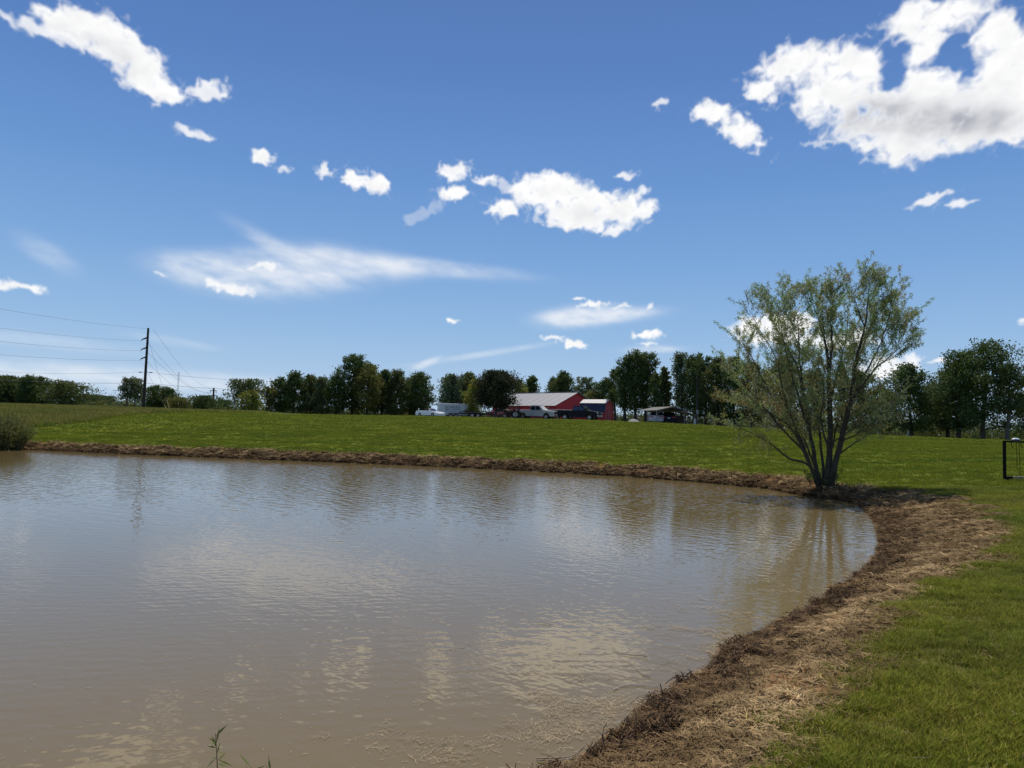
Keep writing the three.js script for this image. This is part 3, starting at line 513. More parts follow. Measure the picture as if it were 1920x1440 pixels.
    for (let i = 0; i < kids; i++) {
      const t = 0.2 + 0.8 * (i + R()) / kids, a = curve.getPoint(t), tan = curve.getTangent(t), th = R() * 6.283, out = V(Math.cos(th), 0.1, Math.sin(th)), dir = tan.clone().multiplyScalar(0.75 + 0.5 * R()).addScaledVector(out, 0.55 + 0.5 * R()).normalize();
      if (a.y < 0.9) continue;
      const L = (0.55 + 0.85 * R()) * (1.15 - 0.45 * t), high = smooth(1.5, 5.5, a.y), c = tints[(R() * (high > 0.5 ? 3 : 4)) | 0].map((v) => v * (0.85 + 0.3 * R()));
      const ps = shoot(a, dir, L, 0.008 * (1.3 - t), a.y < 2.6 ? (R() < 0.35 ? -0.12 : 0.02) : 0.05, Math.round(L * (24 + 26 * high)), c);
      for (let j = 0; j < 3; j++) { const b = ps[2 + ((R() * 4) | 0)], d2 = dir.clone().add(V((R() - 0.5) * 1.3, 0.2 * (R() - 0.3), (R() - 0.5) * 1.3)).normalize(); shoot(b, d2, L * (0.35 + 0.4 * R()), 0.004, 0.02, Math.round(L * (13 + 15 * high)), c); }
    }
  }
  // bare whips hanging from the low left limb towards the water, sprouts at the foot
  for (let i = 0; i < 26; i++) { const a = loc(STEMS[12][1][3]).lerp(loc(STEMS[12][1][5]), R() * 0.9); shoot(a, V((R() - 0.5) * 0.5, -1, (R() - 0.5) * 0.5).normalize(), 0.35 + 0.6 * R(), 0.005, -0.04, 7, tints[3]); }
  for (let i = 0; i < 46; i++) { const th = R() * 6.283, q = 0.12 + 0.35 * R(); shoot(V(Math.cos(th) * q - 0.12, 0.05, Math.sin(th) * q), V(Math.cos(th) * 0.5, 0.9, Math.sin(th) * 0.5).normalize(), 0.25 + 0.5 * R(), 0.006, 0.0, 10, [0.06, 0.075, 0.03]); }
  const ivy = new MB(); for (let i = 0; i < 420; i++) { const st = STEMS[[0, 3, 7, 10][(R() * 4) | 0]], a = new THREE.CatmullRomCurve3(st[1].map(loc)).getPoint(R() * 0.12), th = R() * 6.283, q = st[0] * (1 + 0.3 * R()); leaf(ivy, a.x + Math.cos(th) * q, Math.max(0.05, a.y), a.z + Math.sin(th) * q, 0.05 + 0.04 * R(), 0.05, R, [0.05, 0.08, 0.03]); }
  part(root, 'twigs', twigs.geo(), barkOlive); part(root, 'foliage', crown.geo(), willowMat); part(root, 'ivy', ivy.geo(), leafMat);
}
// round dark tree in the yard
{
  const p = polar(-1.23, 100), H = 9.21 - p[1];
  makeTree('yard_tree', 'dense round dark leafed tree in front of the barn', 'tree', p, H, 3.15, 'round', 0, 4242, null, 70, { low: 0.22, leaves: 15000, leaf: 0.27, color: [0.040, 0.048, 0.018], trunkR: 0.17 });
}
// willow shrub on the left shore
{
  const az = -34.08, [x, , z] = polar(az, 51.5), y = groundY(x, z), root = thing('shore_shrub', 'bushy yellow green shrub on the shore at the left edge', 'shrub', [x, y, z]), R = rng(61), st = new TB(), fo = new MB();
  for (let i = 0; i < 150; i++) {
    const th = R() * 6.283, sp = Math.sqrt(R()), h = (2.45 - 0.9 * sp * sp) * (0.75 + 0.3 * R()), bx = Math.cos(th) * sp * 0.7, bz = Math.sin(th) * sp * 0.7, ex = Math.cos(th) * sp * 1.65, ez = Math.sin(th) * sp * 1.65, c = [[0.16, 0.18, 0.04], [0.2, 0.19, 0.055], [0.1, 0.125, 0.035]][(R() * 3) | 0];
    st.tube([[bx, -0.1, bz], [lerp(bx, ex, 0.4), h * 0.5, lerp(bz, ez, 0.4)], [ex, h, ez]], [0.02, 0.013, 0.005], 4);
    for (let k = 0; k < 46; k++) { const t = 0.18 + 0.82 * R(); leaf(fo, lerp(bx, ex, t * t) + (R() - 0.5) * 0.3, h * t, lerp(bz, ez, t * t) + (R() - 0.5) * 0.3, 0.14 + 0.08 * R(), 0.045, R, c); }
  }
  part(root, 'stems', st.geo(), barkOlive); part(root, 'foliage', fo.geo(), leafMat);
}
// small bush and pale garden figure under the trees at the right
{
  const [x, y, z] = polar(31.88, 72), root = thing('low_bush', 'small round green bush in front of the tall right trees', 'shrub', [x, y, z]), R = rng(62), fo = new MB(), st = new TB();
  for (let i = 0; i < 420; i++) { const th = R() * 6.283, ph = R() * 1.5, q = 0.45 * Math.cbrt(R()); leaf(fo, Math.cos(th) * Math.cos(ph) * q, 0.05 + Math.sin(ph) * q, Math.sin(th) * Math.cos(ph) * q, 0.11, 0.06, R, [0.08, 0.11, 0.035]); }
  for (let i = 0; i < 9; i++) { const th = i * 0.7; st.tube([[0, -0.05, 0], [Math.cos(th) * 0.3, 0.32, Math.sin(th) * 0.3]], [0.015, 0.004], 4); }
  part(root, 'stems', st.geo(), bark); part(root, 'foliage', fo.geo(), leafMat);
  const [sx, sy, sz] = polar(28.04, 73.5), st2 = thing('garden_statue', 'small pale grey garden ornament at the foot of the cedar like tree', 'ornament', [sx, sy, sz]), m = mat(0.2, 0.2, 0.2, 0.9); st2.scale.setScalar(0.75);
  part(st2, 'pedestal', rbox(0.26, 0.2, 0.26, 0, 0.08, 0, 0.02), m); part(st2, 'figure', new THREE.LatheGeometry([[0, 0.18], [0.12, 0.18], [0.1, 0.26], [0.13, 0.36], [0.08, 0.46], [0.05, 0.5], [0.075, 0.56], [0.05, 0.64], [0, 0.66]].map(([a, b]) => new THREE.Vector2(a, b)), 12), m);
}
// leafy willow shoots on the near bank below the picture's edge
[[[-1.56, -4.44], 0.52, 'leafy green willow shoot, tallest of three at the bottom edge'], [[-1.35, -4.34], 0.34, 'leafy green shoot just showing, middle of three at the bottom edge'], [[-1.24, -4.33], 0.31, 'leafy green shoot just showing, rightmost of three at the bottom edge']].forEach(([[x, z], h, label], i) => {
  const y = groundY(x, z), root = thing('willow_shoot', label, 'plant', [x, y, z], 0, 'willow shoots on the near bank'), R = rng(70 + i), st = new TB(), fo = new MB(), pts = [];
  for (let k = 0; k <= 6; k++) pts.push([-0.1 * h * k / 6 * 2.2 + 0.01 * Math.sin(k), -0.04 + (h + 0.04) * k / 6, 0.02 * Math.sin(k * 2)]);
  st.tube(pts, [0.005, 0.005, 0.004, 0.004, 0.003, 0.002, 0.0015], 5);
  for (let k = 0; k < 34; k++) { const t = 0.35 + 0.65 * R(), q = t * 6, j = Math.min(5, Math.floor(q)); leaf(fo, lerp(pts[j][0], pts[j + 1][0], q - j), lerp(pts[j][1], pts[j + 1][1], q - j), lerp(pts[j][2], pts[j + 1][2], q - j), 0.07 + 0.045 * R(), 0.012, R, [0.14, 0.18, 0.04], -0.5); }
  part(root, 'stem', st.geo(), barkOlive); part(root, 'leaves', fo.geo(), leafMat);
});

// ---------------------------------------------------------------- gravel drive along the top of the lawn
const gravelMat = new THREE.MeshStandardMaterial({ color: C(0.33, 0.32, 0.30), map: grain, roughness: 1 });
const driveNear = (a) => lerp(105, 92, smooth(-10, 11, a)) - 4;
{
  const P = [], I = [], U = []; let n = 0;
  for (let a = -19.24; a <= 13.35; a += 0.5) { const d0 = driveNear(a); for (const d of [d0, d0 + 2, d0 + 4.5, d0 + 8]) { const p = polar(a, d); P.push(p[0], p[1] + 0.035, p[2]); U.push(p[0] / 2, p[2] / 2); } if (n) for (let k = 0; k < 3; k++) { const q = (n - 1) * 4 + k; I.push(q, q + 4, q + 1, q + 1, q + 4, q + 5); } n++; }
  const g = new THREE.BufferGeometry(); g.setAttribute('position', new THREE.Float32BufferAttribute(P, 3)); g.setAttribute('uv', new THREE.Float32BufferAttribute(U, 2)); g.setIndex(I); g.computeVertexNormals();
  single('gravel_drive', g, gravelMat, 'pale gravel drive along the top of the lawn', 'driveway', null, 'structure');
}
// ---------------------------------------------------------------- buildings
const rust = dataTex(256, (u, v) => { const n = 0.82 + 0.3 * tileNoise(u, v, 6, 4); return [n, n, n * 1.0]; });
const redWall = new THREE.MeshStandardMaterial({ color: C(0.58, 0.012, 0.035), map: rust, roughness: 0.6 });
const tin = new THREE.MeshStandardMaterial({ color: C(0.24, 0.24, 0.26), map: rust, roughness: 0.6, metalness: 0.1 });
const tins = [tin, tin.clone(), tin.clone()]; tins[1].color = C(0.205, 0.205, 0.225); tins[2].color = C(0.275, 0.275, 0.29);
const navy = mat(0.018, 0.02, 0.05, 0.6), whiteTrim = mat(0.72, 0.72, 0.70, 0.6), darkGap = mat(0.02, 0.018, 0.018, 0.9);
const prism = (pts, depth) => { const s = new THREE.Shape(pts.map(([a, b]) => new THREE.Vector2(a, b))); return new THREE.ExtrudeGeometry(s, { depth, bevelEnabled: false }); };
// a ribbed metal sheet roof plane: from (x along, eave) up to the ridge; local frame x along the length, y up, z across
function ribbedRoof(parent, name, L, z0, y0, z1, y1, m, step = 0.9, thick = 0.05) {
  const len = Math.hypot(z1 - z0, y1 - y0), ang = Math.atan2(y1 - y0, z1 - z0), g = new THREE.Group(); g.name = name; g.position.set(0, (y0 + y1) / 2, (z0 + z1) / 2); g.rotation.x = -ang; parent.add(g);
  const n = Math.round(L / step), w = L / n; 
  for (let i = 0; i < n; i++) { const s = merge([box(w - 0.012, thick, len, -L / 2 + (i + 0.5) * w, 0, 0), box(0.05, 0.035, len - 0.004, -L / 2 + (i + 0.5) * w, thick / 2 + 0.0175, 0)]); part(g, 'roof_sheet', s, m === tin ? tins[(i * 7 + (i >> 1)) % 3] : m); }
  return g;
}
{ // barn: gable end turned towards the pond on the right, long roof slope to the left
  const c = polar(3.40, 115), turn = rad(-47), L = 15, W = 10, eave = 5.22 - c[1] + 0.05, ridge = 7.45 - c[1] + 0.1;
  const root = thing('barn', 'long red metal barn with grey ribbed roof behind the parked trucks', 'barn', c, turn);
  // local: corner nearest the camera at the origin, length runs to -x, gable wall runs to -z
  const inner = new THREE.Group(); inner.name = 'shell'; inner.position.set(-L / 2, 0, -W / 2); root.add(inner);
  const wallT = 0.12; 
  part(inner, 'front_wall', box(L - 0.3, eave + 0.3, wallT, -0.15 + 0.15, (eave - 0.3) / 2, W / 2 - 0.2), redWall); part(inner, 'rear_wall', box(L - 0.3, eave + 0.3, wallT, 0, (eave - 0.3) / 2, -W / 2 + 0.2), redWall);
  const gable = () => prism([[-W / 2 + 0.14, -0.3], [W / 2 - 0.14, -0.3], [W / 2 - 0.14, eave - 0.02], [0, ridge - 0.1], [-W / 2 + 0.14, eave - 0.02]], wallT).rotateY(Math.PI / 2);
  part(inner, 'gable_wall', gable().translate(L / 2 - 0.28, 0, 0), redWall); part(inner, 'gable_wall', gable().translate(-L / 2 + 0.16, 0, 0), redWall);
  const g1 = ribbedRoof(root, 'roof_slope', L + 0.4, W / 2 + 0.35, eave - 0.06, 0.01, ridge, tin, 0.92); g1.position.add(V(-L / 2, 0, -W / 2));
  const g2 = ribbedRoof(root, 'roof_slope', L + 0.4, -W / 2 - 0.35, eave - 0.06, -0.01, ridge, tin, 0.92); g2.position.add(V(-L / 2, 0, -W / 2));
  part(root, 'ridge_cap', box(L + 0.42, 0.06, 0.3, -L / 2, ridge + 0.08, -W / 2), tin);
  for (const [x, w] of [[-4.2, 3.0], [-9.5, 3.0]]) { part(root, 'roller_door', rbox(w, 2.5, 0.05, x, 1.1, 0.0 - 0.07, 0.01), mat(0.3, 0.02, 0.035, 0.6)); }
}
{ // small gambrel shed
  const c = polar(7.13, 109), turn = rad(-31), k = 104.5 / 1397, y = (py, px = 1131) => 0, L = 4.05, W = 3.2;
  const root = thing('gambrel_shed', 'small red gambrel barn with pale top roof and navy lower roof', 'shed', c, turn);
  const yr = 6.21 - c[1], yb = 5.62 - c[1], ye = 4.34 - c[1], z0 = 0, wall = 0.1;
  const in1 = 0.36, half = W / 2;
  const sec = [[-half, -0.3], [half, -0.3], [half, ye], [half - in1, yb - 0.04], [0, yr - 0.06], [-half + in1, yb - 0.04], [-half, ye]];
  const end = () => prism(sec, wall).rotateY(Math.PI / 2);
  part(root, 'end_wall', end().translate(-wall, 0, -half), redWall); part(root, 'end_wall', end().translate(-L, 0, -half), redWall);
  part(root, 'front_wall', box(L - 2 * wall - 0.004, ye + 0.28, wall, -L / 2, (ye - 0.3) / 2, -wall / 2 - 0.003), redWall); part(root, 'rear_wall', box(L - 2 * wall - 0.004, ye + 0.28, wall, -L / 2, (ye - 0.3) / 2, -W + wall / 2 + 0.003), redWall);
  for (const s of [1, -1]) {
    const lo = ribbedRoof(root, 'lower_roof', L + 0.16, s * (half + 0.06), ye - 0.1, s * (half - in1 + 0.015), yb, navy, 0.65, 0.035); lo.position.add(V(-L / 2, 0, -half));
    const up = ribbedRoof(root, 'upper_roof', L + 0.2, s * (half - in1 + 0.1), yb + 0.0, 0.005 * s, yr, mat(0.4, 0.385, 0.38, 0.6, 0), 0.65, 0.035); up.position.add(V(-L / 2, 0, -half));
  }
  part(root, 'door', rbox(0.04, 1.7, 1.3, 0.02, 0.85, -half, 0.01), mat(0.34, 0.02, 0.04, 0.6)); part(root, 'corner_trim', box(0.09, ye + 0.2, 0.02, -0.06, ye / 2 - 0.12, 0.012), mat(0.38, 0.02, 0.04, 0.6));
}
{ // open metal carport
  const c = polar(11.48, 94), turn = rad(14), root = thing('carport', 'open grey metal carport with peaked roof over parked cars', 'carport', c, turn), y0 = 4.33 - c[1], y1 = 4.84 - c[1], hw = 2.15, D = 5.6, m = mat(0.11, 0.105, 0.095, 0.8), pale = mat(0.2, 0.19, 0.18, 0.7);
  for (const s of [1, -1]) { const n = 6; for (let i = 0; i < n; i++) { const w = D / n, g = box(hw / Math.cos(Math.atan2(y1 - y0, hw)), 0.03, w - 0.01); g.rotateZ(-s * Math.atan2(y1 - y0, hw)); g.translate(s * hw / 2, (y0 + y1) / 2, D / 2 - (i + 0.5) * w); part(root, 'roof_sheet', g, m); } }
  for (const z of [D / 2 - 0.1, D / 2 - 2.7, -D / 2 + 0.1]) { for (const s of [1, -1]) part(root, 'post', box(0.07, y0 + 0.25, 0.07, s * (hw - 0.08), (y0 - 0.25) / 2 - 0.02, z), pale); const b = new TB(); b.tube([[-hw + 0.08, y0 - 0.06, z], [0, y1 - 0.07, z], [hw - 0.08, y0 - 0.06, z]], 0.04, 4); b.tube([[-hw + 0.08, y0 - 0.6, z], [-hw + 0.7, y0 + 0.1, z]], 0.03, 4); b.tube([[hw - 0.08, y0 - 0.6, z], [hw - 0.7, y0 + 0.1, z]], 0.03, 4); part(root, 'truss', b.geo(), pale); }
}
{ // lean-to beside it
  const c = polar(13.12, 92.5), root = thing('lean_to', 'low grey lean-to roof on thin posts right of the carport', 'shelter', c, rad(12)), yl = 4.26 - c[1], yr = 3.90 - c[1], m = mat(0.17, 0.16, 0.15, 0.8), hw = 0.72;
  for (let i = 0; i < 4; i++) { const g = box(1.55, 0.04, 0.74); g.rotateZ(Math.atan2(yr - yl, 2 * hw)); g.translate(0, (yl + yr) / 2, 1.1 - i * 0.75); part(root, 'roof_sheet', g, m); }
  for (const [x, z] of [[-hw + 0.06, 1.3], [hw - 0.06, 1.3], [-hw + 0.06, -1.3], [hw - 0.06, -1.3]]) { const t = lerp(yl, yr, (x + hw) / 2 / hw); part(root, 'post', box(0.07, t + 0.2, 0.07, x, t / 2 - 0.14, z), m); }
  part(root, 'back_panel', box(1.4, 1.2, 0.04, 0, 0.5, -1.2), mat(0.06, 0.05, 0.045, 0.9));
}
{ // gravel heap
  const c = polar(9.34, 95), R = rng(88), g = new THREE.ConeGeometry(1, 1, 26, 7), p = g.attributes.position;
  for (let i = 0; i < p.count; i++) { const x = p.getX(i), y = p.getY(i) + 0.5, z = p.getZ(i), q = 1 + 0.12 * noise(x * 3 + 5, z * 3 + y * 2); p.setXYZ(i, x * 0.95 * q, Math.min(y, 0.78) * 0.62 * q - 0.06, z * 0.9 * q); }
  g.computeVertexNormals(); const o = single('gravel_heap', g, new THREE.MeshStandardMaterial({ color: C(0.44, 0.42, 0.4), map: grain, roughness: 1 }), 'small pale heap of gravel at the lawn edge left of the carport', 'gravel heap'); o.position.set(...c);
}
// ---------------------------------------------------------------- vehicles
const glassDark = new THREE.MeshPhysicalMaterial({ color: C(0.02, 0.024, 0.028), roughness: 0.06, clearcoat: 1, clearcoatRoughness: 0.02 });
const tyre = mat(0.018, 0.018, 0.018, 0.9), rimM = mat(0.34, 0.34, 0.35, 0.35, 0.8), blackPl = mat(0.02, 0.02, 0.021, 0.6), chrome = mat(0.55, 0.55, 0.56, 0.2, 0.9), lampM = new THREE.MeshPhysicalMaterial({ color: C(0.6, 0.6, 0.6), roughness: 0.1, clearcoat: 1 }), tailM = mat(0.35, 0.01, 0.01, 0.3);
const paint = (r, g, b, metal = 0.1) => new THREE.MeshPhysicalMaterial({ color: C(r, g, b), roughness: 0.38, metalness: metal, clearcoat: 1, clearcoatRoughness: 0.06 });
const darkPaint = new THREE.MeshPhysicalMaterial({ color: C(0.008, 0.009, 0.014), roughness: 0.3, specularIntensity: 0.25 });
const silver = new THREE.MeshPhysicalMaterial({ color: C(0.4, 0.405, 0.41), roughness: 0.4, clearcoat: 0.5, clearcoatRoughness: 0.1 });
const wheelGeo = {}, lathe = (pts, n = 20) => new THREE.LatheGeometry(pts.map(([a, b]) => new THREE.Vector2(a, b)), n).rotateX(Math.PI / 2);
function wheel(root, x, r, z, s) { const t = part(root, 'wheel', wheelGeo['t' + r] ??= lathe([[r * 0.6, -0.11], [r * 0.93, -0.12], [r, -0.08], [r, 0.08], [r * 0.93, 0.12], [r * 0.6, 0.11]]), tyre); t.position.set(x, r, z); const w = part(t, 'rim', wheelGeo['r' + r] ??= merge([lathe([[0.0, 0.06], [r * 0.15, 0.07], [r * 0.2, 0.05], [r * 0.5, 0.05], [r * 0.58, 0.1], [r * 0.62, 0.1]]), ...[0, 1, 2, 3, 4].map((k) => box(r * 0.1, r * 0.9, 0.03, 0, 0, 0.07).translate(0, 0, 0).rotateZ(k * 0.628))]), rimM); if (s < 0) w.rotation.y = Math.PI; return t; }
// body side outline with wheel arches, extruded and rounded
function bodyGeo(top, y0, x0, x1, axles, ar, width) {
  const s = new THREE.Shape(); s.moveTo(x0, y0); for (const ax of axles) { s.lineTo(ax - ar, y0); s.absarc(ax, y0 + 0.02, ar, Math.PI, 0, true); } s.lineTo(x1, y0); for (const [x, y] of top) s.lineTo(x, y);
  const b = 0.05; return new THREE.ExtrudeGeometry(s, { depth: width - 2 * b, bevelEnabled: true, bevelSize: b, bevelThickness: b, bevelSegments: 3, curveSegments: 12 }).translate(0, 0, -width / 2 + b);
}
// tapering glasshouse: lower outline x0..x1 at y0, roof r0..r1 at y1
function cabin(root, m, x0, x1, r0, r1, y0, y1, w0, w1, pillars) {
  const g = new MB(), a = [[x0, y0, w0 / 2], [x1, y0, w0 / 2], [x1, y0, -w0 / 2], [x0, y0, -w0 / 2]], t = [[r0, y1, w1 / 2], [r1, y1, w1 / 2], [r1, y1, -w1 / 2], [r0, y1, -w1 / 2]];
  g.quad(t[0], t[1], t[2], t[3]); for (let k = 0; k < 4; k++) { const n = (k + 1) % 4; g.quad(a[k], a[n], t[n], t[k]); }
  const cab = part(root, 'cab', g.geo(), m); part(cab, 'roof_panel', rbox(r1 - r0 + 0.06, 0.06, w1 + 0.02, (r0 + r1) / 2, y1 + 0.01, 0, 0.028), m);
  const pane = (name, p, e) => { const q = new MB(), n = V(...p[1]).sub(V(...p[0])).cross(V(...p[2]).sub(V(...p[0]))).normalize().multiplyScalar(0.006), sh = (v) => [v[0] + n.x * e, v[1] + n.y * e, v[2] + n.z * e]; q.quad(...p.map(sh)); part(cab, name, q.geo(), glassDark); };
  const P = (u, v, s) => { const xa = lerp(x0, x1, u), xb = lerp(r0, r1, u); return [lerp(xa, xb, v), lerp(y0, y1, v), s * lerp(w0, w1, v) / 2]; };
  for (const s of [1, -1]) for (const [u0, u1] of pillars) { const l = [P(u0, 0.1, s), P(u1, 0.1, s), P(u1, 0.86, s), P(u0, 0.86, s)]; pane('side_window', s > 0 ? l : [l[1], l[0], l[3], l[2]], 1); }
  const F = (v, s, e) => [lerp(e ? x1 : x0, e ? r1 : r0, v), lerp(y0, y1, v), s * lerp(w0, w1, v) / 2 * 0.88];
  pane('windscreen', [F(0.08, 1, 1), F(0.08, -1, 1), F(0.9, -1, 1), F(0.9, 1, 1)], 1); pane('rear_window', [F(0.15, -1, 0), F(0.15, 1, 0), F(0.85, 1, 0), F(0.85, -1, 0)], 1);
  return cab;
}
function pickup(label, p, turn, m, trim) {
  const r = thing('pickup_truck', label, 'pickup truck', p, turn, 'vehicles parked on the drive');
  part(r, 'body', bodyGeo([[2.9, 0.8], [2.82, 1.12], [1.5, 1.27], [-2.8, 1.25], [-2.86, 0.6]], 0.46, -2.86, 2.92, [-1.75, 1.85], 0.5, 1.96), m);
  cabin(r, m, -0.72, 1.5, -0.52, 0.72, 1.24, 1.93, 1.84, 1.5, [[0.05, 0.42], [0.46, 0.86]]);
  part(r, 'bed_cover', rbox(1.95, 0.05, 1.7, -1.78, 1.3, 0, 0.02), blackPl);
  for (const s of [1, -1]) { for (const x of [-1.75, 1.85]) wheel(r, x, 0.41, s * 0.86, s); part(r, 'headlight', rbox(0.12, 0.2, 0.42, 2.9, 0.98, s * 0.72, 0.04), lampM); part(r, 'tail_light', rbox(0.08, 0.36, 0.16, -2.9, 1.0, s * 0.86, 0.03), tailM); const mi = part(r, 'mirror', rbox(0.1, 0.2, 0.2, 1.12, 1.42, s * 1.06, 0.04), trim); part(r, 'running_board', rbox(2.0, 0.07, 0.16, 0.05, 0.42, s * 0.95, 0.02), blackPl); for (const x of [0.45, -0.5]) part(r, 'door_handle', rbox(0.16, 0.04, 0.03, x, 1.12, s * 0.995, 0.01), trim); }
  part(r, 'grille', rbox(0.08, 0.36, 0.98, 2.93, 0.95, 0, 0.03), blackPl); part(r, 'front_bumper', rbox(0.2, 0.22, 1.9, 2.95, 0.62, 0, 0.06), chrome); part(r, 'rear_bumper', rbox(0.18, 0.18, 1.85, -2.96, 0.62, 0, 0.05), chrome);
  return r;
}
function sedan(label, p, turn, m, h = 1.45) {
  const r = thing('parked_car', label, 'car', p, turn, 'vehicles parked on the drive');
  part(r, 'body', bodyGeo([[2.26, 0.62], [2.1, 0.78], [1.0, 0.95], [-1.6, 0.98], [-2.2, 0.9], [-2.28, 0.5]], 0.3, -2.28, 2.3, [-1.35, 1.4], 0.37, 1.78), m);
  cabin(r, m, -1.75, 1.15, -1.0, 0.35, 0.93, h, 1.66, 1.28, [[0.12, 0.46], [0.5, 0.86]]);
  for (const s of [1, -1]) { for (const x of [-1.35, 1.4]) wheel(r, x, 0.32, s * 0.78, s); part(r, 'headlight', rbox(0.2, 0.12, 0.34, 2.18, 0.7, s * 0.62, 0.04), lampM); part(r, 'tail_light', rbox(0.1, 0.14, 0.4, -2.26, 0.82, s * 0.6, 0.04), tailM); part(r, 'mirror', rbox(0.09, 0.12, 0.16, 0.75, 1.02, s * 0.94, 0.03), m); }
  part(r, 'front_bumper', rbox(0.14, 0.2, 1.7, 2.3, 0.42, 0, 0.05), blackPl); part(r, 'rear_bumper', rbox(0.14, 0.22, 1.7, -2.3, 0.46, 0, 0.05), m); part(r, 'number_plate', rbox(0.02, 0.11, 0.3, -2.345, 0.72, 0, 0.005), mat(0.6, 0.6, 0.6, 0.6));
  return r;
}
pickup('silver white crew cab pickup in front of the barn, nose to the right', polar(1.96, 105), rad(-26), silver, silver);
pickup('black pickup parked in front of the gambrel shed', polar(5.23, 102), rad(-28), darkPaint, blackPl);
sedan('grey car seen from behind under the carport', polar(11.08, 94.6), rad(76), paint(0.28, 0.29, 0.31, 0.2));
sedan('black car beside the grey one under the carport', polar(11.95, 94.8), rad(78), darkPaint, 1.42);
{ // white convertible with its top down
  const r = thing('convertible_car', 'white open topped convertible at the left end of the parked row', 'car', polar(-6.20, 114), rad(-40), 'vehicles parked on the drive'), m = paint(0.74, 0.74, 0.74, 0);
  part(r, 'body', bodyGeo([[2.3, 0.55], [2.05, 0.72], [0.75, 0.88], [-1.5, 0.92], [-2.2, 0.84], [-2.3, 0.5]], 0.28, -2.28, 2.32, [-1.4, 1.4], 0.36, 1.78), m);
  part(r, 'cockpit', rbox(1.7, 0.05, 1.3, -0.45, 0.965, 0, 0.02), blackPl);
  for (const s of [1, -1]) { for (const x of [-1.4, 1.4]) wheel(r, x, 0.31, s * 0.78, s); part(r, 'seat', rbox(0.16, 0.34, 0.5, -0.55, 1.08, s * 0.36, 0.06), mat(0.05, 0.04, 0.035, 0.8)); part(r, 'headlight', rbox(0.2, 0.1, 0.3, 2.2, 0.62, s * 0.62, 0.04), lampM); part(r, 'mirror', rbox(0.09, 0.1, 0.15, 0.55, 0.98, s * 0.92, 0.03), m); }
  const f = new TB(); f.tube([[0.72, 0.9, 0.7], [0.3, 1.27, 0.58], [0.3, 1.27, -0.58], [0.72, 0.9, -0.7]], 0.03, 6); const fr = part(r, 'windscreen_frame', f.geo(), m); const w = new MB(); w.quad([0.7, 0.92, 0.66], [0.7, 0.92, -0.66], [0.32, 1.25, -0.56], [0.32, 1.25, 0.56]); part(fr, 'windscreen', w.geo(), glassDark);
}
{ // enclosed cargo trailer with lettering
  const c = polar(-4.50, 117), turn = rad(10), L = 4.6, y1 = 5.18 - c[1], y0 = 0.42, W = 2.2, r = thing('cargo_trailer', 'white enclosed cargo trailer with dark lettering on its side', 'trailer', c, turn), white = mat(0.50, 0.53, 0.56, 0.55);
  const cv = document.createElement('canvas'); cv.width = 1024; cv.height = 512; const x = cv.getContext('2d'); x.fillStyle = '#ffffff'; x.fillRect(0, 0, 1024, 512);
  x.fillStyle = '#3c444c'; x.font = 'bold 150px serif'; x.textAlign = 'left'; x.textBaseline = 'alphabetic'; x.fillText('SETZKUP\'S', 205, 205, 545); x.fillRect(215, 222, 150, 16); x.fillRect(495, 228, 250, 14); x.fillStyle = '#7a848c'; x.fillRect(205, 262, 540, 16);
  x.fillStyle = '#1f3a33'; x.beginPath(); x.moveTo(230, 370); x.quadraticCurveTo(255, 300, 325, 300); x.lineTo(325, 322); x.quadraticCurveTo(275, 330, 258, 372); x.fill(); x.fillStyle = '#878d9c'; for (let k = 0; k < 13; k++) x.fillRect(350 + k * 30, 322 + (k * 5) % 9, 20 - (k * 7) % 8, 44 - (k * 11) % 13);
  const tx = new THREE.CanvasTexture(cv); tx.colorSpace = THREE.SRGBColorSpace;
  part(r, 'box', rbox(L, y1 - y0, W, 0, (y0 + y1) / 2, 0, 0.05), white);
  const side = part(r, 'side_panel', new THREE.PlaneGeometry(L - 0.12, y1 - y0 - 0.1).translate(0, (y0 + y1) / 2, W / 2 + 0.004), new THREE.MeshStandardMaterial({ color: C(0.50, 0.53, 0.56), map: tx, roughness: 0.5 }));
  for (const s of [1, -1]) { for (const xx of [-0.4, 0.42]) wheel(r, xx, 0.34, s * (W / 2 - 0.02), s); part(r, 'fender', rbox(1.7, 0.06, 0.24, 0, 0.74, s * (W / 2 + 0.08), 0.02), blackPl); }
  part(r, 'nose', prism([[0, -W / 2 + 0.05], [0.95, -0.2], [0.95, 0.2], [0, W / 2 - 0.05]], y1 - y0 - 0.12).rotateX(-Math.PI / 2).translate(L / 2 - 0.01, y0 + 0.06, 0), blackPl); part(r, 'tow_hitch', new TB().tube([[L / 2 + 0.5, 0.4, 0], [L / 2 + 2.0, 0.42, 0]], 0.05, 6).geo(), blackPl); part(r, 'corner_trim', box(0.08, y1 - y0 - 0.02, 0.03, -L / 2 + 0.06, (y0 + y1) / 2, W / 2 + 0.012), chrome);
}
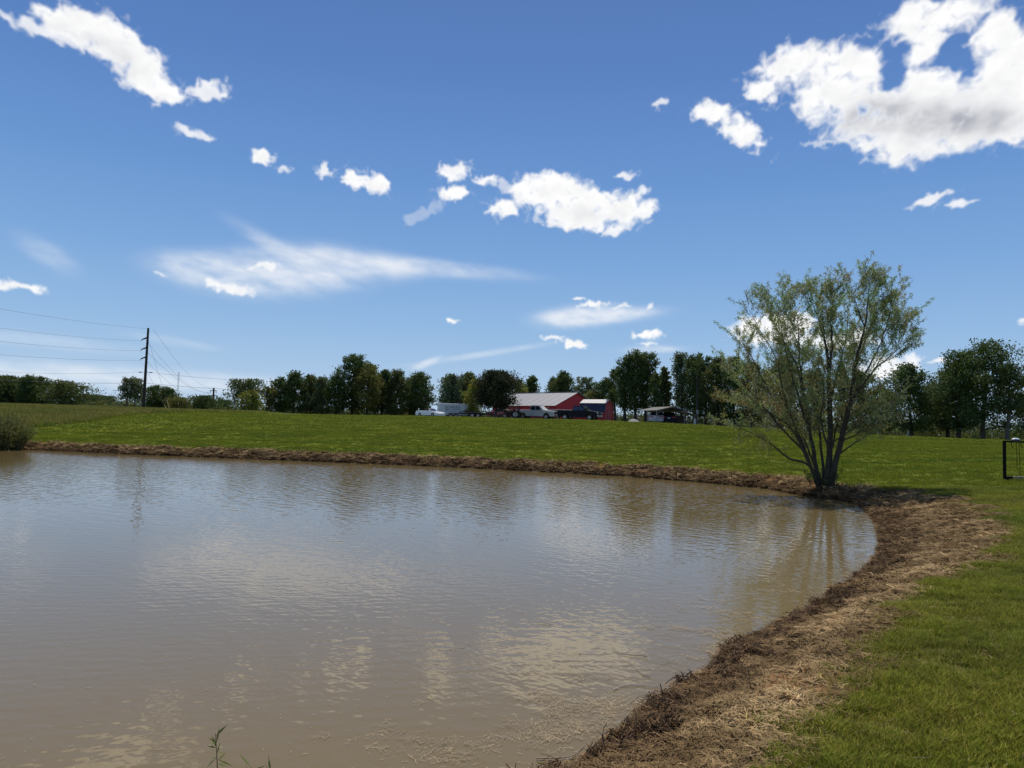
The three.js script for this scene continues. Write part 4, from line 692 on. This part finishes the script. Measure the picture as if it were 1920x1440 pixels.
{ // low flatbed trailer
  const r = thing('flatbed_trailer', 'long low black flatbed trailer left of the round tree', 'trailer', polar(-2.66, 107), rad(-3), 'vehicles parked on the drive'), m = mat(0.025, 0.022, 0.022, 0.8);
  for (let i = 0; i < 8; i++) part(r, 'deck_plank', box(4.9, 0.06, 0.24, 0, 0.68, -0.88 + i * 0.25), mat(0.06, 0.05, 0.042, 0.9));
  part(r, 'frame', merge([box(5.0, 0.16, 0.1, 0, 0.56, 0.98), box(5.0, 0.16, 0.1, 0, 0.56, -0.98), box(0.1, 0.14, 1.9, -2.4, 0.56, 0), box(0.1, 0.14, 1.9, 2.4, 0.56, 0)]), m);
  for (const s of [1, -1]) { for (const x of [-0.5, 0.32]) wheel(r, x, 0.33, s * 1.12, s); part(r, 'fender', rbox(1.75, 0.05, 0.26, -0.09, 0.72, s * 1.13, 0.02), m); part(r, 'side_rail', box(4.9, 0.05, 0.04, 0, 0.9, s * 0.97), m); for (let k = 0; k < 6; k++) part(r, 'stake', box(0.05, 0.2, 0.03, -2.3 + k * 0.92, 0.78, s * 0.97), m); }
  part(r, 'drawbar', new TB().tube([[2.4, 0.56, 0.7], [3.6, 0.5, 0]], 0.05, 5).tube([[2.4, 0.56, -0.7], [3.6, 0.5, 0]], 0.05, 5).geo(), m);
}
{ // compact tractor with canopy under the tree's right side
  const r = thing('compact_tractor', 'dark compact tractor with flat canopy left of the silver pickup', 'tractor', polar(0.16, 103), rad(165)), m = mat(0.05, 0.02, 0.015, 0.6), k = mat(0.025, 0.025, 0.025, 0.8);
  part(r, 'hood', rbox(1.2, 0.55, 0.6, 0.75, 0.95, 0, 0.08), m); part(r, 'chassis', rbox(2.1, 0.3, 0.5, 0.2, 0.6, 0, 0.05), k); part(r, 'seat', merge([rbox(0.45, 0.12, 0.5, -0.5, 0.95, 0, 0.04), rbox(0.12, 0.5, 0.5, -0.72, 1.2, 0, 0.04)]), k);
  for (const s of [1, -1]) { wheel(r, -0.5, 0.58, s * 0.6, s); wheel(r, 1.05, 0.36, s * 0.52, s); part(r, 'canopy_post', new TB().tube([[-0.75, 0.9, s * 0.45], [-0.7, 2.0, s * 0.45]], 0.03, 6).geo(), k); part(r, 'loader_arm', new TB().tube([[0.2, 1.0, s * 0.5], [1.3, 1.05, s * 0.5], [1.9, 0.4, s * 0.5]], 0.05, 5).geo(), m); }
  part(r, 'canopy', rbox(1.3, 0.07, 1.2, -0.45, 2.03, 0, 0.03), k); part(r, 'bucket', prism([[0, 0.1], [0.5, 0.1], [0.15, 0.3], [0.05, 0.6]], 1.4).translate(1.85, 0, -0.7), k); part(r, 'steering_wheel', new THREE.TorusGeometry(0.17, 0.02, 6, 16).rotateY(Math.PI / 2).rotateZ(0.5).translate(-0.05, 1.3, 0), k);
}
{ // red small car in the shade of the round tree
  const m = paint(0.36, 0.02, 0.035, 0); sedan('dark red car in the shade behind the round tree', polar(-0.57, 109), rad(-8), m, 1.5);
}
{ // jon boat on a trailer between the pickups
  const r = thing('boat', 'olive grey flat boat on a trailer between the two pickups', 'boat', polar(3.76, 106.5), rad(-8)), hull = mat(0.2, 0.2, 0.14, 0.6), s = new THREE.Shape([[-1.5, 0.85], [1.1, 0.85], [1.75, 1.4], [-1.55, 1.35]].map(([a, b]) => new THREE.Vector2(a, b)));
  part(r, 'hull', new THREE.ExtrudeGeometry(s, { depth: 1.2, bevelEnabled: true, bevelSize: 0.04, bevelThickness: 0.05, bevelSegments: 2 }).translate(0, 0, -0.6), hull); part(r, 'gunwale', merge([rbox(3.3, 0.06, 0.08, 0.1, 1.43, 0.62, 0.02), rbox(3.3, 0.06, 0.08, 0.1, 1.43, -0.62, 0.02)]), mat(0.4, 0.4, 0.36, 0.5)); part(r, 'motor', merge([rbox(0.3, 0.42, 0.3, -1.75, 1.5, 0, 0.08), box(0.1, 0.7, 0.12, -1.75, 1.0, 0)]), blackPl);
  part(r, 'trailer_frame', merge([box(3.6, 0.08, 0.08, 0.3, 0.62, 0.35), box(3.6, 0.08, 0.08, 0.3, 0.62, -0.35), box(0.1, 0.26, 0.9, -0.6, 0.72, 0), box(0.1, 0.26, 0.9, 0.8, 0.72, 0)]), blackPl); for (const z of [1, -1]) wheel(r, -0.3, 0.29, z * 0.72, z);
}
// ---------------------------------------------------------------- poles, wires, mast
const poleM = new THREE.MeshStandardMaterial({ color: C(0.055, 0.043, 0.034), map: barkTex, roughness: 0.95 }), steel = mat(0.22, 0.22, 0.23, 0.6, 0.4), wireM = mat(0.09, 0.095, 0.11, 0.6, 0.2), porc = mat(0.15, 0.14, 0.14, 0.4);
const P1 = polar(-26.26, 160), P2 = polar(-21.82, 355), T1 = 18.97, T2 = 14.92, P0 = [-92, 2.4, -62];
const tips = [];
{
  const r = thing('power_pole', 'tall dark wooden power pole with three short arms on the left hillside', 'utility pole', P1), H = T1 - P1[1];
  part(r, 'shaft', new TB().tube([[0, -0.6, 0], [0.05, H * 0.5, 0], [0.12, H, 0]], [0.30, 0.24, 0.19], 12).geo(), poleM);
  for (const py of [637, 655.5, 673]) {
    const y = { 637: 16.67, 655.5: 14.75, 673: 12.94 }[py] - P1[1];
    const arm = part(r, 'cross_arm', new TB().tube([[0.05, y + 0.45, 0], [-0.85, y + 0.02, 0.2]], [0.16, 0.11], 6).geo(), poleM);
    part(arm, 'insulator', merge([0, 1, 2, 3].map((k) => cyl(0.09, 0.09, 0.06, -0.88 - 0.05 * k, y - 0.1 * k, 0.2, 10))), porc); tips.push([P1[0] - 0.95, P1[1] + y - 0.25, P1[2] + 0.2]);
  }
  const yl = 10.37 - P1[1]; for (const s of [-1.0, 1.15]) { const a = part(r, 'line_bracket', new TB().tube([[0.02, yl, 0], [s * 0.8, yl + 0.02, 0]], 0.03, 5).geo(), steel); part(a, 'insulator', cyl(0.09, 0.1, 0.5, 0, -0.25, 0, 10).rotateZ(Math.PI / 2).translate(s * 0.95, yl, 0), porc); }
  tips.push([P1[0] + 0.12, T1 - 0.15, P1[2]]); tips.push([P1[0] - 1.3, P1[1] + yl, P1[2]]); tips.push([P1[0], 8.31, P1[2]]);
}
{
  const r = thing('power_pole', 'distant wooden pole with two cross arms right of the tall one', 'utility pole', P2), H = T2 - P2[1];
  part(r, 'shaft', new TB().tube([[0, -0.6, 0], [0, H, 0]], [0.5, 0.36], 10).geo(), poleM);
  for (const [py, w] of [[H - 1.3, 2.9], [H - 3.4, 3.6]]) { const a = part(r, 'cross_arm', box(w, 0.3, 0.24, 0, py, 0.45), poleM); for (const s of [-1, 1]) part(a, 'insulator', cyl(0.13, 0.13, 0.95, s * (w / 2 - 0.15), py - 1.1, 0.45, 8), porc); }
}
const sag = (a, b, s, n = 28) => { const l = []; for (let k = 0; k <= n; k++) { const t = k / n; l.push([lerp(a[0], b[0], t), lerp(a[1], b[1], t) - s * 4 * t * (1 - t), lerp(a[2], b[2], t)]); } return l; };
function wire(label, a, b, s, r, m = wireM) { single('power_line', new TB().tube(sag(a, b, s), r, 5).geo(), m, label, 'power line', 'overhead wires of the power line'); }
{
  const off = [[-0.9, 0], [-0.95, 0], [-1.0, 0], [0, 0]];
  const names = ['upper conductor', 'middle conductor', 'lower conductor', 'top shield wire'];
  const left = [[-69.45, 13.83, -100.31], [-69.37, 12.03, -100.36], [-69.29, 10.23, -100.41], [-69.56, 16.44, -100.23]];
  for (let k = 0; k < 4; k++) {
    const a = tips[k], q = left[k], d = [q[0] - a[0], q[1] - a[1], q[2] - a[2]], e = [a[0] + d[0] * 2.1, a[1] + d[1] * 2.1 + 1.6, a[2] + d[2] * 2.1];
    wire(names[k] + ' running left from the tall power pole out of the picture', a, e, 1.2, 0.016);
    wire(names[k] + ' slanting down right from the tall pole to the distant pole', [a[0] + 0.9, a[1], a[2] - 0.2], [P2[0] + [-1.4, 1.4, -1.7, 0][k], T2 - [1.8, 1.8, 4.2, 0.1][k], P2[2]], 3.2, 0.021);
  }
  wire('thin line leaving the pole bracket to the left, above the telephone cable', tips[4], [-95.95, 9.08, -115.3], 0.8, 0.016);
  wire('thin line leaving the pole bracket to the right, above the telephone cable', [tips[4][0] + 2.6, tips[4][1], tips[4][2]], [-42.49, 12.18, -185.19], 1.0, 0.02);
  wire('telephone cable crossing low behind the pole towards the left edge', tips[5], [-95.9, 7.84, -115.34], 0.6, 0.028);
  wire('telephone cable running right from the tall pole towards the treeline', tips[5], [-50.9, 8.97, -177.86], 0.5, 0.028);
}
for (const [px, a, g, label] of [[0, [tips[3][0], T1 - 2, tips[3][2]], polar(-24.56, 156), 'yellow sleeved guy wire, outer of two at the tall pole'], [1, [tips[3][0], T1 - 8, tips[3][2]], polar(-24.73, 157), 'yellow sleeved guy wire, inner of two at the tall pole'], [2, [P2[0], T2 - 2, P2[2]], polar(-20.76, 340), 'guy wire with pale sleeve, right one at the distant pole'], [3, [P2[0], T2 - 4, P2[2]], polar(-21.01, 342), 'guy wire with pale sleeve, left one at the distant pole']]) {
  const r = thing('guy_wire', label, 'guy wire', g, 0, 'guy wires of the poles'), d = V(a[0] - g[0], a[1] - g[1], a[2] - g[2]);
  part(r, 'cable', new TB().tube([[0, -0.1, 0], d.toArray()], px > 1 ? 0.03 : 0.018, 5).geo(), wireM); part(r, 'sleeve', new TB().tube([[0, 0, 0], d.clone().multiplyScalar(px > 1 ? 0.42 : 0.16).toArray()], px > 1 ? 0.12 : 0.06, 6).geo(), mat(0.42, 0.36, 0.16, 0.6));
}
{ // radio mast, far away
  const c = polar(-24.15, 900), top = 50.47 - c[1], r = thing('radio_mast', 'thin pale lattice radio mast far behind the trees', 'radio mast', c), legs = [], s = 0.75;
  for (let k = 0; k < 3; k++) { const x = s * Math.cos(k * 2.094), z = s * Math.sin(k * 2.094); part(r, 'leg', new TB().tube([[x, -1, z], [x, top, z]], 0.1, 5).geo(), mat(0.42, 0.43, 0.47, 0.6)); legs.push([x, z]); }
  const b = new TB(); for (let y = 0, k = 0; y < top - 1.5; y += 1.5, k++) for (let j = 0; j < 3; j++) { const p = legs[j], q = legs[(j + 1) % 3]; b.tube([[p[0], y, p[1]], [q[0], y + 1.5, q[1]]], 0.05, 3); } part(r, 'bracing', b.geo(), mat(0.42, 0.43, 0.47, 0.6));
}
{ // short pole and service pedestal right of the carport
  const c = polar(14.01, 88), H = 8.43 - c[1], r = thing('utility_post', 'dark wooden utility pole right of the carport', 'utility pole', c);
  part(r, 'shaft', new TB().tube([[0, -0.5, 0], [0, H, 0]], [0.14, 0.1], 10).geo(), poleM); part(r, 'meter_box', rbox(0.28, 0.45, 0.16, -0.02, 1.5, 0.2, 0.03), steel); part(r, 'conduit', cyl(0.03, 0.03, 1.4, -0.02, 0, 0.17, 8), steel);
  const q = polar(13.84, 87.5), s = thing('service_pedestal', 'small pale grey service pedestal at the foot of the utility pole', 'pedestal', q); part(s, 'cabinet', rbox(0.2, 0.66, 0.2, 0, 0.3, 0, 0.03), mat(0.4, 0.41, 0.41, 0.6)); part(s, 'cap', rbox(0.24, 0.08, 0.24, 0, 0.66, 0, 0.03), mat(0.34, 0.35, 0.35, 0.6));
}
{ // black steel frame at the right edge with a beam and hanging ropes
  const [x, , z] = (() => { const g = onGround([33.49, -0.0475]); return [g[0], 0, g[1]]; })(), y = groundY(x, z), d = Math.hypot(x, z), H = (() => { const hp = [13.22, 2.07, -20.03]; return 2.2 + (hp[1] - 2.2) * d / 24 - y; })();
  const r = thing('rope_frame', 'black steel post and beam frame with hanging ropes at the right edge', 'frame', [x, y, z], rad(-10)), k = new THREE.MeshPhysicalMaterial({ color: C(0.008, 0.008, 0.008), roughness: 0.7, specularIntensity: 0.15 }), L = 2.4;
  part(r, 'post', rbox(0.085, H + 0.3, 0.085, 0, H / 2 - 0.15, 0, 0.01), k); part(r, 'post', rbox(0.085, H + 0.3, 0.085, L, H / 2 - 0.15, 0, 0.01), k);
  part(r, 'beam', rbox(L + 0.09, 0.06, 0.09, L / 2, H + 0.025, 0, 0.012), k);
  const tr = part(r, 'trolley', rbox(0.24, 0.09, 0.14, 0.36, H + 0.05, 0, 0.03), mat(0.03, 0.03, 0.03, 0.4)); part(tr, 'cover', new THREE.SphereGeometry(0.12, 16, 8, 0, 6.283, 0, 1.57).scale(1.1, 0.5, 0.75).translate(0.36, H + 0.095, 0), mat(0.62, 0.62, 0.62, 0.3));
  for (const [xx, l] of [[0.37, 0.95], [0.46, 1.3]]) part(r, 'rope', new TB().tube([[xx, H, 0], [xx + 0.01, H - l * 0.5, 0.02], [xx + 0.03, H - l, 0]], 0.009, 5).geo(), k);
  for (const xx of [0.22, 0.52]) part(r, 'hook', new TB().tube([[xx, H, 0], [xx, H - 0.12, 0], [xx + 0.04, H - 0.18, 0], [xx + 0.07, H - 0.13, 0]], 0.012, 5).geo(), k);
  part(r, 'foot', rbox(0.16, 0.14, 0.2, 0.14, 0.06, 0.02, 0.03), k);
  const [tx, tz] = [x + 0.62, z + 0.1], t = thing('timber_beam', 'short pale timber lying at the foot of the black frame', 'timber', [tx, groundY(tx, tz), tz], rad(-12)); part(t, 'plank', rbox(0.66, 0.1, 0.14, 0, 0.06, 0, 0.012), new THREE.MeshStandardMaterial({ color: C(0.4, 0.33, 0.21), map: barkTex, roughness: 0.9 })); part(t, 'end_cap', rbox(0.05, 0.12, 0.16, 0.33, 0.06, 0, 0.01), k);
}

// ---------------------------------------------------------------- grass and straw, built blade by blade
const bladeMat = new THREE.MeshPhysicalMaterial({ vertexColors: true, roughness: 0.8, transmission: 0.4, thickness: 0, specularIntensity: 0.12, side: THREE.DoubleSide });
const strawMat = new THREE.MeshPhysicalMaterial({ vertexColors: true, roughness: 0.9, specularIntensity: 0.15, side: THREE.DoubleSide });
function tuft(seed, n, spread, h, w, lean, dryShare = 0.2) {                 // a handful of bent blades
  const b = new MB(), R = rng(seed);
  for (let k = 0; k < n; k++) {
    const th = R() * 6.283, q = Math.sqrt(R()) * spread, x = Math.cos(th) * q, z = Math.sin(th) * q, a = R() * 6.283, hh = h * (0.55 + 0.6 * R()), l = lean * hh * (0.3 + R()), ww = w * (0.7 + 0.5 * R()), cx = Math.cos(a), cz = Math.sin(a), sx = -cz * ww / 2, sz = cx * ww / 2, t = 0.5 + 0.95 * R(), dry = R() < dryShare, c = dry ? [2.0 * t, 1.5 * t, 3.2 * t] : [t, t, t];
    const m = [x + cx * l * 0.35, hh * 0.6, z + cz * l * 0.35], e = [x + cx * l, hh, z + cz * l];
    b.quad([x - sx, -0.012, z - sz], [x + sx, -0.012, z + sz], [m[0] + sx * 0.8, m[1], m[2] + sz * 0.8], [m[0] - sx * 0.8, m[1], m[2] - sz * 0.8], c); b.tri([m[0] - sx * 0.8, m[1], m[2] - sz * 0.8], [m[0] + sx * 0.8, m[1], m[2] + sz * 0.8], e, c);
  }
  return b.geo();
}
function stick(seed, n, spread, len, w, flat) {              // a wisp of dry stems lying this way and that
  const b = new MB(), R = rng(seed);
  for (let k = 0; k < n; k++) {
    const th = R() * 6.283, q = Math.sqrt(R()) * spread, x = Math.cos(th) * q, z = Math.sin(th) * q, a = R() * 6.283, l = len * (0.4 + 0.8 * R()), ww = w * (0.6 + 0.8 * R()), cx = Math.cos(a) * l / 2, cz = Math.sin(a) * l / 2, sx = -Math.sin(a) * ww / 2, sz = Math.cos(a) * ww / 2, t = 0.65 + 0.7 * R(), c = [t, t, t], y0 = flat * R(), y1 = flat * R(), ym = flat * (0.3 + R());
    const bend = (R() - 0.5) * l * 0.3, mx = x - sx / ww * 2 * bend, mz = z - sz / ww * 2 * bend;
    b.quad([x - cx - sx, y0, z - cz - sz], [x - cx + sx, y0 + ww * 0.3, z - cz + sz], [mx + sx, ym + ww * 0.3, mz + sz], [mx - sx, ym, mz - sz], c); b.quad([mx - sx, ym, mz - sz], [mx + sx, ym + ww * 0.3, mz + sz], [x + cx + sx, y1 + ww * 0.3, z + cz + sz], [x + cx - sx, y1, z + cz - sz], c);
  }
  return b.geo();
}
function scatter(name, geos, material, places, label, category) {   // places: [x, y, z, turn, scale, r, g, b, tiltx, tiltz, sy]
  const root = new THREE.Group(), M = new THREE.Matrix4(), Q = new THREE.Quaternion(), E = new THREE.Euler();
  root.name = numbered(name); scene.add(root); tag(root, label, category, null, 'stuff');
  geos.forEach((g, v) => {
    const mine = places.filter((_, i) => i % geos.length === v), im = new THREE.InstancedMesh(g, material, mine.length); im.name = name + '_patch';
    mine.forEach((p, i) => { E.set(p[8] ?? 0, p[3], p[9] ?? 0, 'YXZ'); M.compose(V(p[0], p[1], p[2]), Q.setFromEuler(E), V(p[4], p[4] * (p[10] ?? 1), p[4])); im.setMatrixAt(i, M); im.setColorAt(i, C(p[5], p[6], p[7])); });
    shadows(im); im.userData = { kind: 'stuff' }; root.add(im);
  });
}
{
  const R = rng(1001), near = [], mid = [], far = [];
  const put = (list, az0, az1, r0, r1, n, s0, s1, bright) => {
    for (let i = 0; i < n; i++) {
      const az = lerp(az0, az1, R()), r = Math.sqrt(lerp(r0 * r0, r1 * r1, R())), x = r * Math.sin(rad(az)), z = -r * Math.cos(rad(az)), [h, d, bare] = land(x, z);
      if (az > -19.24 && az < 13.35 && r > driveNear(az) && r < driveNear(az) + 8) continue;
      if (d < 0.15) continue; if (R() < bare * 1.02) continue; if (meadowShare(x, z) > 0.5 + 0.3 * (R() - 0.5)) continue;
      const c = turfColor(x, z), thin = clamp(0.5 + 1.1 * fbm(x * 0.8 + 70, z * 0.8, 3) + 0.45 * noise(x * 3.1, z * 3.1 + 20)), k = bright * (0.85 + 0.3 * R());
      if (R() > 0.35 + 0.9 * thin) continue;
      list.push([x, h, z, R() * 6.283, lerp(s0, s1, R()) * (0.75 + 0.4 * thin), c[0] * k, c[1] * k, c[2] * k, (R() - 0.5) * 0.3, (R() - 0.5) * 0.3]);
    }
  };
  put(near, 2, 41, 4.0, 12, 56000, 0.7, 1.3, 1.3);
  put(near, 41, 66, 3.0, 12, 30000, 0.7, 1.3, 1.3); put(near, 2, 41, 2.6, 4.0, 5000, 0.7, 1.3, 1.3); put(near, 41, 60, 12, 28, 60000, 0.9, 1.6, 1.32);
  put(near, 14, 41, 12, 28, 110000, 0.85, 1.5, 1.32);
  put(mid, 40, 54, 24, 60, 32000, 0.8, 1.3, 1.4); put(far, 40, 52, 60, 118, 16000, 0.8, 1.3, 1.35);
  put(mid, -38, 40, 24, 60, 150000, 0.8, 1.3, 1.4);
  put(far, -38, 40, 60, 118, 120000, 0.8, 1.3, 1.35);
  scatter('lawn_grass', [1, 2, 3, 4].map((s) => tuft(s, 14, 0.05, 0.058, 0.0042, 1.0)), bladeMat, near, 'short mown green grass blades on the near right bank', 'grass');
  scatter('lawn_grass', [5, 6, 7].map((s) => tuft(s, 12, 0.11, 0.06, 0.014, 0.9, 0.1)), bladeMat, mid, 'mown grass of the lawn across the pond', 'grass');
  scatter('lawn_grass', [8, 9].map((s) => tuft(s, 12, 0.26, 0.07, 0.036, 0.9, 0.06)), bladeMat, far, 'mown grass at the top of the lawn below the drive', 'grass');
  const mead = [];
  for (let i = 0; i < 60000; i++) { const az = lerp(-38, -15, R()), r = Math.sqrt(lerp(55 * 55, 135 * 135, R())), x = r * Math.sin(rad(az)), z = -r * Math.cos(rad(az)); if (meadowShare(x, z) < 0.2 + 0.6 * R()) continue; const h = land(x, z)[0], c = turfColor(x, z), k = 1.3 + 0.5 * R(), pale = R() < 0.2 ? 1.4 : 1; mead.push([x, h, z, R() * 6.283, 0.7 + 0.7 * R(), c[0] * k * pale, c[1] * k * pale, c[2] * k * pale * 1.1, (R() - 0.5) * 0.3, (R() - 0.5) * 0.3]); }
  scatter('meadow_grass', [11, 12].map((s) => tuft(s, 12, 0.25, 0.26, 0.03, 0.7, 0.12)), bladeMat, mead, 'taller greyish unmown grass on the left hillside', 'grass');
}
{ // straw, mulch and torn roots along the bank
  const R = rng(2002), near = [], far = [], rot = [];
  const tone = (x, z, t) => { const q = clamp(0.5 + 1.2 * fbm(x * 1.3, z * 1.3, 3) + 0.5 * (R() - 0.5)), dark = 1 - smooth(0.12, 0.62, t + 0.35 * fbm(x * 1.1 + 9, z * 1.1, 4)), a = [lerp(0.17, 0.40, q * q), lerp(0.112, 0.28, q * q), lerp(0.052, 0.14, q * q)], b = [lerp(0.09, 0.21, q), lerp(0.055, 0.135, q), lerp(0.028, 0.065, q)]; return a.map((v, i) => lerp(v, b[i], dark)); };
  const put = (list, az0, az1, r0, r1, n, s0, s1, lift) => {
    for (let i = 0; i < n; i++) {
      const az = lerp(az0, az1, R()), r = Math.sqrt(lerp(r0 * r0, r1 * r1, R())), x = r * Math.sin(rad(az)), z = -r * Math.cos(rad(az)), [h, d, bare, w] = land(x, z);
      if (d < -0.03 || R() < 0.75 * clayShare(x, z) * smooth(0.3, 0.6, d / w) || R() > bare * (0.45 + 0.9 * clamp(0.5 + fbm(x * 1.6 + 30, z * 1.6, 3)))) continue;
      const c = tone(x, z, d / w), hi = R() < 0.1 ? 1.7 : 1; for (let k = 0; k < 3; k++) c[k] *= hi; list.push([x, h + lift * R() + 0.003, z, R() * 6.283, lerp(s0, s1, R()), c[0], c[1], c[2], (R() - 0.5) * 0.7, (R() - 0.5) * 0.7]);
    }
  };
  put(near, -14, 40, 3.9, 11, 125000, 0.55, 1.25, 0.02);
  put(near, 20, 34, 11, 27, 120000, 0.9, 1.7, 0.03);
  put(far, -36, 27, 22, 55, 260000, 0.6, 1.2, 0.03);
  for (let i = 0; i < 42000; i++) {                               // darker clumped stems at the lip over the water
    const az = lerp(-14, 34, R()), r = Math.sqrt(lerp(16, 27 * 27, R() * R())), x = r * Math.sin(rad(az)), z = -r * Math.cos(rad(az)), [h, d, bare, w] = land(x, z), cl = fbm(x * 2.2, z * 2.2 + 3, 3);
    if (d < 0 || d > w * (0.3 + 0.5 * cl) || cl < 0.0) continue;
    const k = 0.5 + R(); rot.push([x, h + 0.05 * R(), z, R() * 6.283, 0.7 + 0.8 * R(), 0.12 * k, 0.074 * k, 0.040 * k, (R() - 0.5) * 1.8, (R() - 0.5) * 1.8]);
  }
  scatter('bank_straw', [21, 22, 23, 24].map((s) => stick(s, 7, 0.05, 0.10, 0.0045, 0.015)), strawMat, near, 'dry straw and mulch strewn over the near bank', 'straw');
  scatter('bank_straw', [25, 26, 27].map((s) => stick(s, 8, 0.16, 0.22, 0.016, 0.06)), strawMat, far, 'brown straw and torn turf along the far shore', 'straw');
  scatter('bank_mulch', [28, 29].map((s) => stick(s, 9, 0.05, 0.10, 0.0045, 0.04)), strawMat, rot, 'dark matted roots and stems at the lip of the bank', 'mulch');
  const thatch = []; for (let i = 0; i < 26000; i++) { const az = lerp(4, 41, R()), r = Math.sqrt(lerp(16, 26 * 26, R())), x = r * Math.sin(rad(az)), z = -r * Math.cos(rad(az)), [h, d, bare] = land(x, z); if (d < 0.1 || bare > 0.6 || R() > 0.25 + 0.9 * clamp(-1.6 * fbm(x * 0.8 + 70, z * 0.8, 3))) continue; const k = 0.6 + 0.8 * R(); thatch.push([x, h + 0.008 + 0.02 * R(), z, R() * 6.283, 0.5 + 0.8 * R(), 0.27 * k, 0.21 * k, 0.11 * k, (R() - 0.5) * 0.7, (R() - 0.5) * 0.7]); }
  scatter('lawn_thatch', [35, 36].map((s) => stick(s, 5, 0.06, 0.07, 0.003, 0.012)), strawMat, thatch, 'dry clippings lying between the grass blades on the near lawn', 'straw');
  // floating scraps of straw, thickest beside the bank
  const float = [];
  for (let i = 0; i < 52000; i++) {
    const az = lerp(-30, 30, Math.sqrt(Math.sqrt(R()))), r = 4.2 + 16 * R() * R(), x = r * Math.sin(rad(az)), z = -r * Math.cos(rad(az)), [d] = shoreInfo(x, z); if (d > -0.01) continue;
    const raft = fbm(x * 1.1 + 50, z * 1.6, 4), near0 = Math.exp(d / 0.7); if (R() > near0 * (0.06 + 1.3 * smooth(0.0, 0.38, raft)) + 0.004) continue;
    const k = 0.7 + 0.6 * R(); float.push([x, 0.006 + 0.004 * R(), z, R() * 6.283, 0.35 + 1.0 * R() * R(), 0.32 * k, 0.25 * k, 0.155 * k, (R() - 0.5) * 0.02, (R() - 0.5) * 0.02, 0.3]);
  }
  scatter('floating_straw', [31, 32, 33].map((s) => stick(s, 9, 0.075, 0.06, 0.0024, 0.006)), strawMat, float, 'pale straw scraps floating on the water beside the bank', 'straw');
  const mats = [[0.27, 0.22, 0.14], [0.12, 0.085, 0.055], [0.42, 0.37, 0.27]].map((c) => mat(...c, 0.9));
  const far2 = [];
  for (let i = 0; i < 700; i++) { const az = lerp(-34, 20, R()), r = 4.6 + 9 * R() * R(), x = r * Math.sin(rad(az)), z = -r * Math.cos(rad(az)), [d] = shoreInfo(x, z); if (d > -0.05 || R() > Math.exp(d / 2.2) + 0.03) continue; far2.push([x, 0.005, z, R() * 6.283, 0.5 + 0.8 * R(), 0.34, 0.29, 0.2, 0, 0, 0.2]); }
  scatter('floating_chaff', [34].map((s) => stick(s, 1, 0.01, 0.045, 0.004, 0.003)), strawMat, far2, 'single pale bits of chaff adrift on open water', 'chaff');
  // single sticks that can be told apart
  const sticks = [
    [onGround([10.53, -0.3358]), 0.62, 20, 2, 'long pale bent reed stem floating beside the bank'], [onGround([9.92, -0.3178]), 0.36, 130, 0, 'thin brown twig floating above the long bent stem'], [onGround([4.72, -0.4303]), 0.42, 35, 0, 'brown stem floating at the bottom edge left of the bank'], [onGround([13.60, -0.3306]), 0.4, 25, 2, 'pale stem sticking out from the bank over the water'],
    [onGround([2.81, -0.2619]), 0.2, 130, 2, 'short pale curved stalk drifting in open water'], [onGround([9.12, -0.2957]), 0.4, 140, 0, 'brown stalk drifting above the cloud reflection'], [onGround([20.54, -0.2344]), 0.45, 150, 1, 'dark twig lying in the shallow by the bank'], [onGround([26.48, -0.3569]), 0.3, 170, 0, 'dry stalk lying in the lawn at the lower right'], [onGround([28.98, -0.3732]), 0.16, 30, 2, 'white curled straw at the bottom edge in the grass'], [onGround([33.08, -0.1991]), 0.2, 15, 2, 'pale stick lying in the grass near the right edge'],
    [onGround([12.49, -0.3808]), 0.16, 50, 2, 'short pale stump of reed on the near bank'], [onGround([9.62, -0.4114]), 0.34, 65, 1, 'dark upright stem poking from the bank at the bottom edge'], [onGround([17.77, -0.3233]), 0.24, 100, 1, 'dark curved root standing on the bank'], [onGround([7.57, -0.4322]), 0.3, 75, 1, 'dark stem poking up at the lowest corner of the bank'],
  ];
  sticks.forEach(([[x, z], len, deg, m, label], i) => {
    const up = /upright|poking|standing/.test(label), y = Math.max(0.006, groundY(x, z)), a = rad(deg), c = Math.cos(a), s = Math.sin(a), pts = [], rr = [];
    for (let k = 0; k <= 6; k++) { const t = k / 6 - 0.5, bow = 0.12 * len * Math.sin(k * 0.9 + i); const px = up ? bow * 0.6 + 0.15 * len * t : t * len * c - bow * s, pz = up ? 0 : -t * len * s - bow * c; pts.push(up ? [px, (t + 0.42) * len * 0.8, 0] : [px, 0.006 + (/floating|drifting/.test(label) ? 0 : Math.max(0, groundY(x + px, z + pz) - y) + 0.012), pz]); rr.push(lerp(0.0042, 0.0022, k / 6)); }
    const o = single('loose_stem', new TB().tube(pts, rr, 5).geo(), mats[m], label, 'stem', 'loose stems by the water'); o.position.set(x, y, z);
  });
}
renderer.render(scene, camera);
